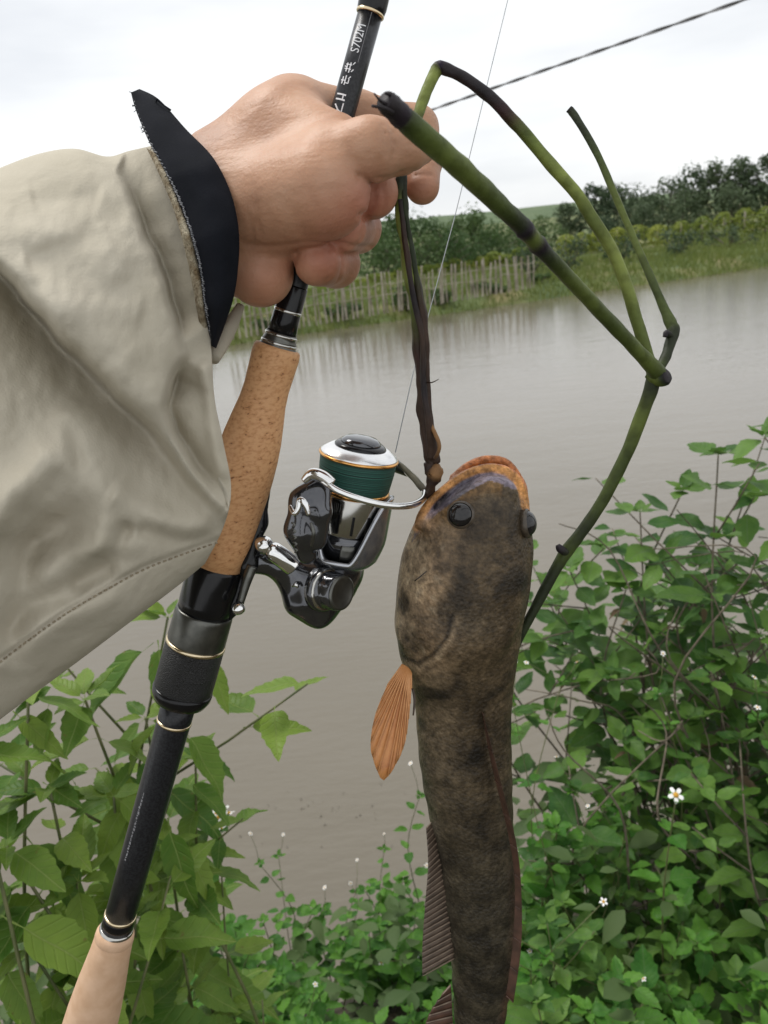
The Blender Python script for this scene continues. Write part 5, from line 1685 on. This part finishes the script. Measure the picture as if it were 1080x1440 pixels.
    mixc((.095, .072, .045), np.exp(-((u-680)/30)**2-((v-700)/22)**2)*.6)
    mixc((.11, .082, .05), np.exp(-((u-655)/45)**2-((v-870)/24)**2)*.7)
    mixc((.020, .016, .011), sstep(.2, .55, nv)*(v > 780)*.75)
    mixc((.34, .27, .18), sstep(.30, .60, nv2)*side*(v < 930)*.55)
    mixc((.06, .042, .026), sstep(.25, .55, -nv2)*side*(v < 930)*.6)
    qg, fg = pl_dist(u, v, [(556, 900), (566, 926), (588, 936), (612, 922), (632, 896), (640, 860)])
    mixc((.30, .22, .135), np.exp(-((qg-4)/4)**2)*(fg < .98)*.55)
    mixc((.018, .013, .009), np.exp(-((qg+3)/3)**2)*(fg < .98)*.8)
    # golden-brown rim of the snout, purple-grey mouth lining, orange lips
    ql, fl = pl_dist(u, v, [(594, 742), (602, 731), (626, 711), (656, 690), (690, 674), (722, 686)])
    mixc((.17, .095, .035), np.exp(-((ql-7)/9)**2)*(d < .42)*(a < .75)*.85)
    qi, fi = pl_dist(u, v, [(596, 728), (606, 714), (628, 695), (656, 678), (684, 670), (710, 672), (728, 690)])
    q1, f1_ = pl_dist(u, v, [(586, 742), (592, 724), (604, 706), (624, 687), (648, 670), (670, 660), (692, 657), (713, 662), (727, 673), (736, 690), (740, 712)])
    lining = (q1 > 3)*(ql < 1.5+nv)*(u < 728)*(d < .42)
    mixc((.19, .155, .185), lining*1.0*(1-.5*sstep(.1, .5, nv2)))
    mixc((.075, .075, .10), lining*sstep(.0, .5, nv)*.7)
    q1, f1_ = pl_dist(u, v, [(586, 742), (592, 724), (604, 706), (624, 687), (648, 670), (670, 660), (692, 657), (713, 662), (727, 673), (736, 690), (740, 712)])
    mixc((.50, .235, .075), (1-sstep(4.5, 8.5, np.abs(q1)+1.5*nv))*(d < .445))
    mixc((.42, .155, .055), (q1 < -5)*(v < 720)*1.0)
    mixc((.52, .33, .19), np.exp(-((u-598)/14)**2-((v-738)/12)**2)*.9)
    o = obj('fish', c2w(V), Q, M_['fish'], origin=tuple(W(665, 690, .41)), colors=base)
    tag(o, 'brown mottled snakehead fish hanging head up with orange-lipped open mouth', 'fish')
    return o
fsh = fish()

def eye(u, v, d, r, nrm):
    n = Vector(nrm).normalized(); c = W(u, v, d)
    k = d/F
    V, Fc = lathe(c, n, [(r*1.02*k, -.3*r*k), (r*1.18*k, .02*r*k), (r*1.14*k, .14*r*k), (r*1.0*k, .24*r*k)], 28, False)
    ring = obj('eye', V, Fc, M_['eye_ring'], fsh)
    V, Fc = lathe(c, n, [(r*math.cos(a)*k, r*.75*math.sin(a)*k) for a in np.linspace(-.3, 1.55, 12)], 28)
    obj('eyeball', V, Fc, M_['eye'], ring)
    V, Fc = lathe(c, n, [(r*.80*k, r*.445*k), (r*.76*k, r*.485*k), (r*.70*k, r*.535*k)], 24, False)
    obj('iris', V, Fc, M_['eye_iris'], ring)
eye(648, 724, .3790, 17, -FWD*1.0-RIGHT*.32+UP*.12)
eye(741, 736, .398, 18, -FWD*.45+RIGHT*1.0+UP*.1)

def fin(name, edge_root, edge_tip, nrays, m, ray_m, thick=.0009, ruffle=.0012, sub=3, label=None):
    """a webbed fin between a root line and a tip line, given as (u, v, depth); each ray stands proud"""
    n = nrays*sub+1
    A3 = smooth_path([Cc(*p) for p in edge_root], 10); B3 = smooth_path([Cc(*p) for p in edge_tip], 10)
    def samp(P, q):
        L_ = np.concatenate([[0], np.cumsum(np.linalg.norm(P[1:]-P[:-1], axis=1))]); L_ /= L_[-1]
        return np.array([np.interp(q, L_, P[:, i]) for i in range(3)])
    nj = 9
    V, Fc = [], []
    for s_ in (0, 1):
        for i in range(n):
            q = i/(n-1); a, b = samp(A3, q), samp(B3, q)
            for j in range(nj):
                w = j/(nj-1)
                p = a*(1-w)+b*w
                p = p+np.array([0, 0, ruffle*math.cos(2*math.pi*i/sub)*(.4+.6*w)+(thick*(1-.6*w) if s_ else 0)])
                V.append(p)
    n1 = n*nj
    idf = lambda s_, i, j: s_*n1+i*nj+j
    for i in range(n-1):
        for j in range(nj-1):
            Fc.append([idf(0, i, j), idf(0, i+1, j), idf(0, i+1, j+1), idf(0, i, j+1)])
            Fc.append([idf(1, i, j+1), idf(1, i+1, j+1), idf(1, i+1, j), idf(1, i, j)])
        Fc.append([idf(0, i, nj-1), idf(0, i+1, nj-1), idf(1, i+1, nj-1), idf(1, i, nj-1)])
    for j in range(nj-1):
        Fc.append([idf(0, 0, j), idf(0, 0, j+1), idf(1, 0, j+1), idf(1, 0, j)])
        Fc.append([idf(0, n-1, j+1), idf(0, n-1, j), idf(1, n-1, j), idf(1, n-1, j+1)])
    o = obj(name, c2w(V), Fc, M_[m], fsh)
    if label: o['label'] = label
    for k in range(nrays+1):
        q = k/nrays; a, b = samp(A3, q), samp(B3, q)
        P = [c2w(a*(1-w)+b*w*1.0-np.array([0, 0, ruffle*.6]))for w in np.linspace(0, .99, 6)]
        V2, F2 = tube(P, np.linspace(.0006, .00025, 6), 5)
        obj('ray', V2, F2, M_[ray_m], o)
    return o
M_['fin_orange_ray'] = pm('fin_orange_ray', [(0.46, 0.20, 0.065), (0.58, 0.28, 0.11)], 200, 0.4)
fin('pectoral_fin', [(566, 934, .404), (570, 936, .404), (575, 940, .404), (578, 946, .404)],
    [(545, 962, .397), (528, 1004, .394), (521, 1045, .393), (526, 1072, .393), (538, 1097, .393), (552, 1083, .393), (568, 1050, .395), (575, 1010, .398), (579, 968, .401)], 13, 'fin_orange', 'fin_orange_ray', ruffle=.0010, label='orange pectoral fin')
fin('anal_fin', [(612, 1150, .452), (622, 1200, .456), (632, 1260, .462), (640, 1310, .466), (642, 1345, .469)],
    [(599, 1165, .446), (602, 1215, .448), (598, 1270, .452), (594, 1330, .456), (594, 1372, .458)], 26, 'fin_brown', 'fin_ray', ruffle=.0008)
fin('dorsal_fin', [(678, 1002, .414), (688, 1060, .420), (702, 1120, .427), (716, 1180, .434), (724, 1240, .442), (722, 1320, .450), (712, 1400, .460)],
    [(680, 1006, .409), (696, 1068, .413), (712, 1130, .420), (727, 1190, .430), (733, 1250, .440), (733, 1330, .449), (722, 1410, .460)], 9, 'fin_red', 'fin_red', ruffle=.0001)
fin('tail_fin', [(634, 1385, .476), (636, 1420, .478), (638, 1470, .482)], [(622, 1398, .472), (602, 1430, .474), (590, 1480, .478)], 8, 'fin_red', 'fin_ray', ruffle=.0008)
V, Fc = pxtube([(580, 968, .404, 1.6), (583, 985, .404, 2.0), (581, 1006, .404, 1.2)], 6, 3)
obj('pelvic_fin', V, Fc, M_['fin_brown'], fsh)
V, Fc = pxtube([(583, 817, .383, .8), (592, 810, .3815, 1.0), (600, 803, .381, .6)], 5, 2)
obj('cheek_scratch', V, Fc, M_['eye'], fsh)
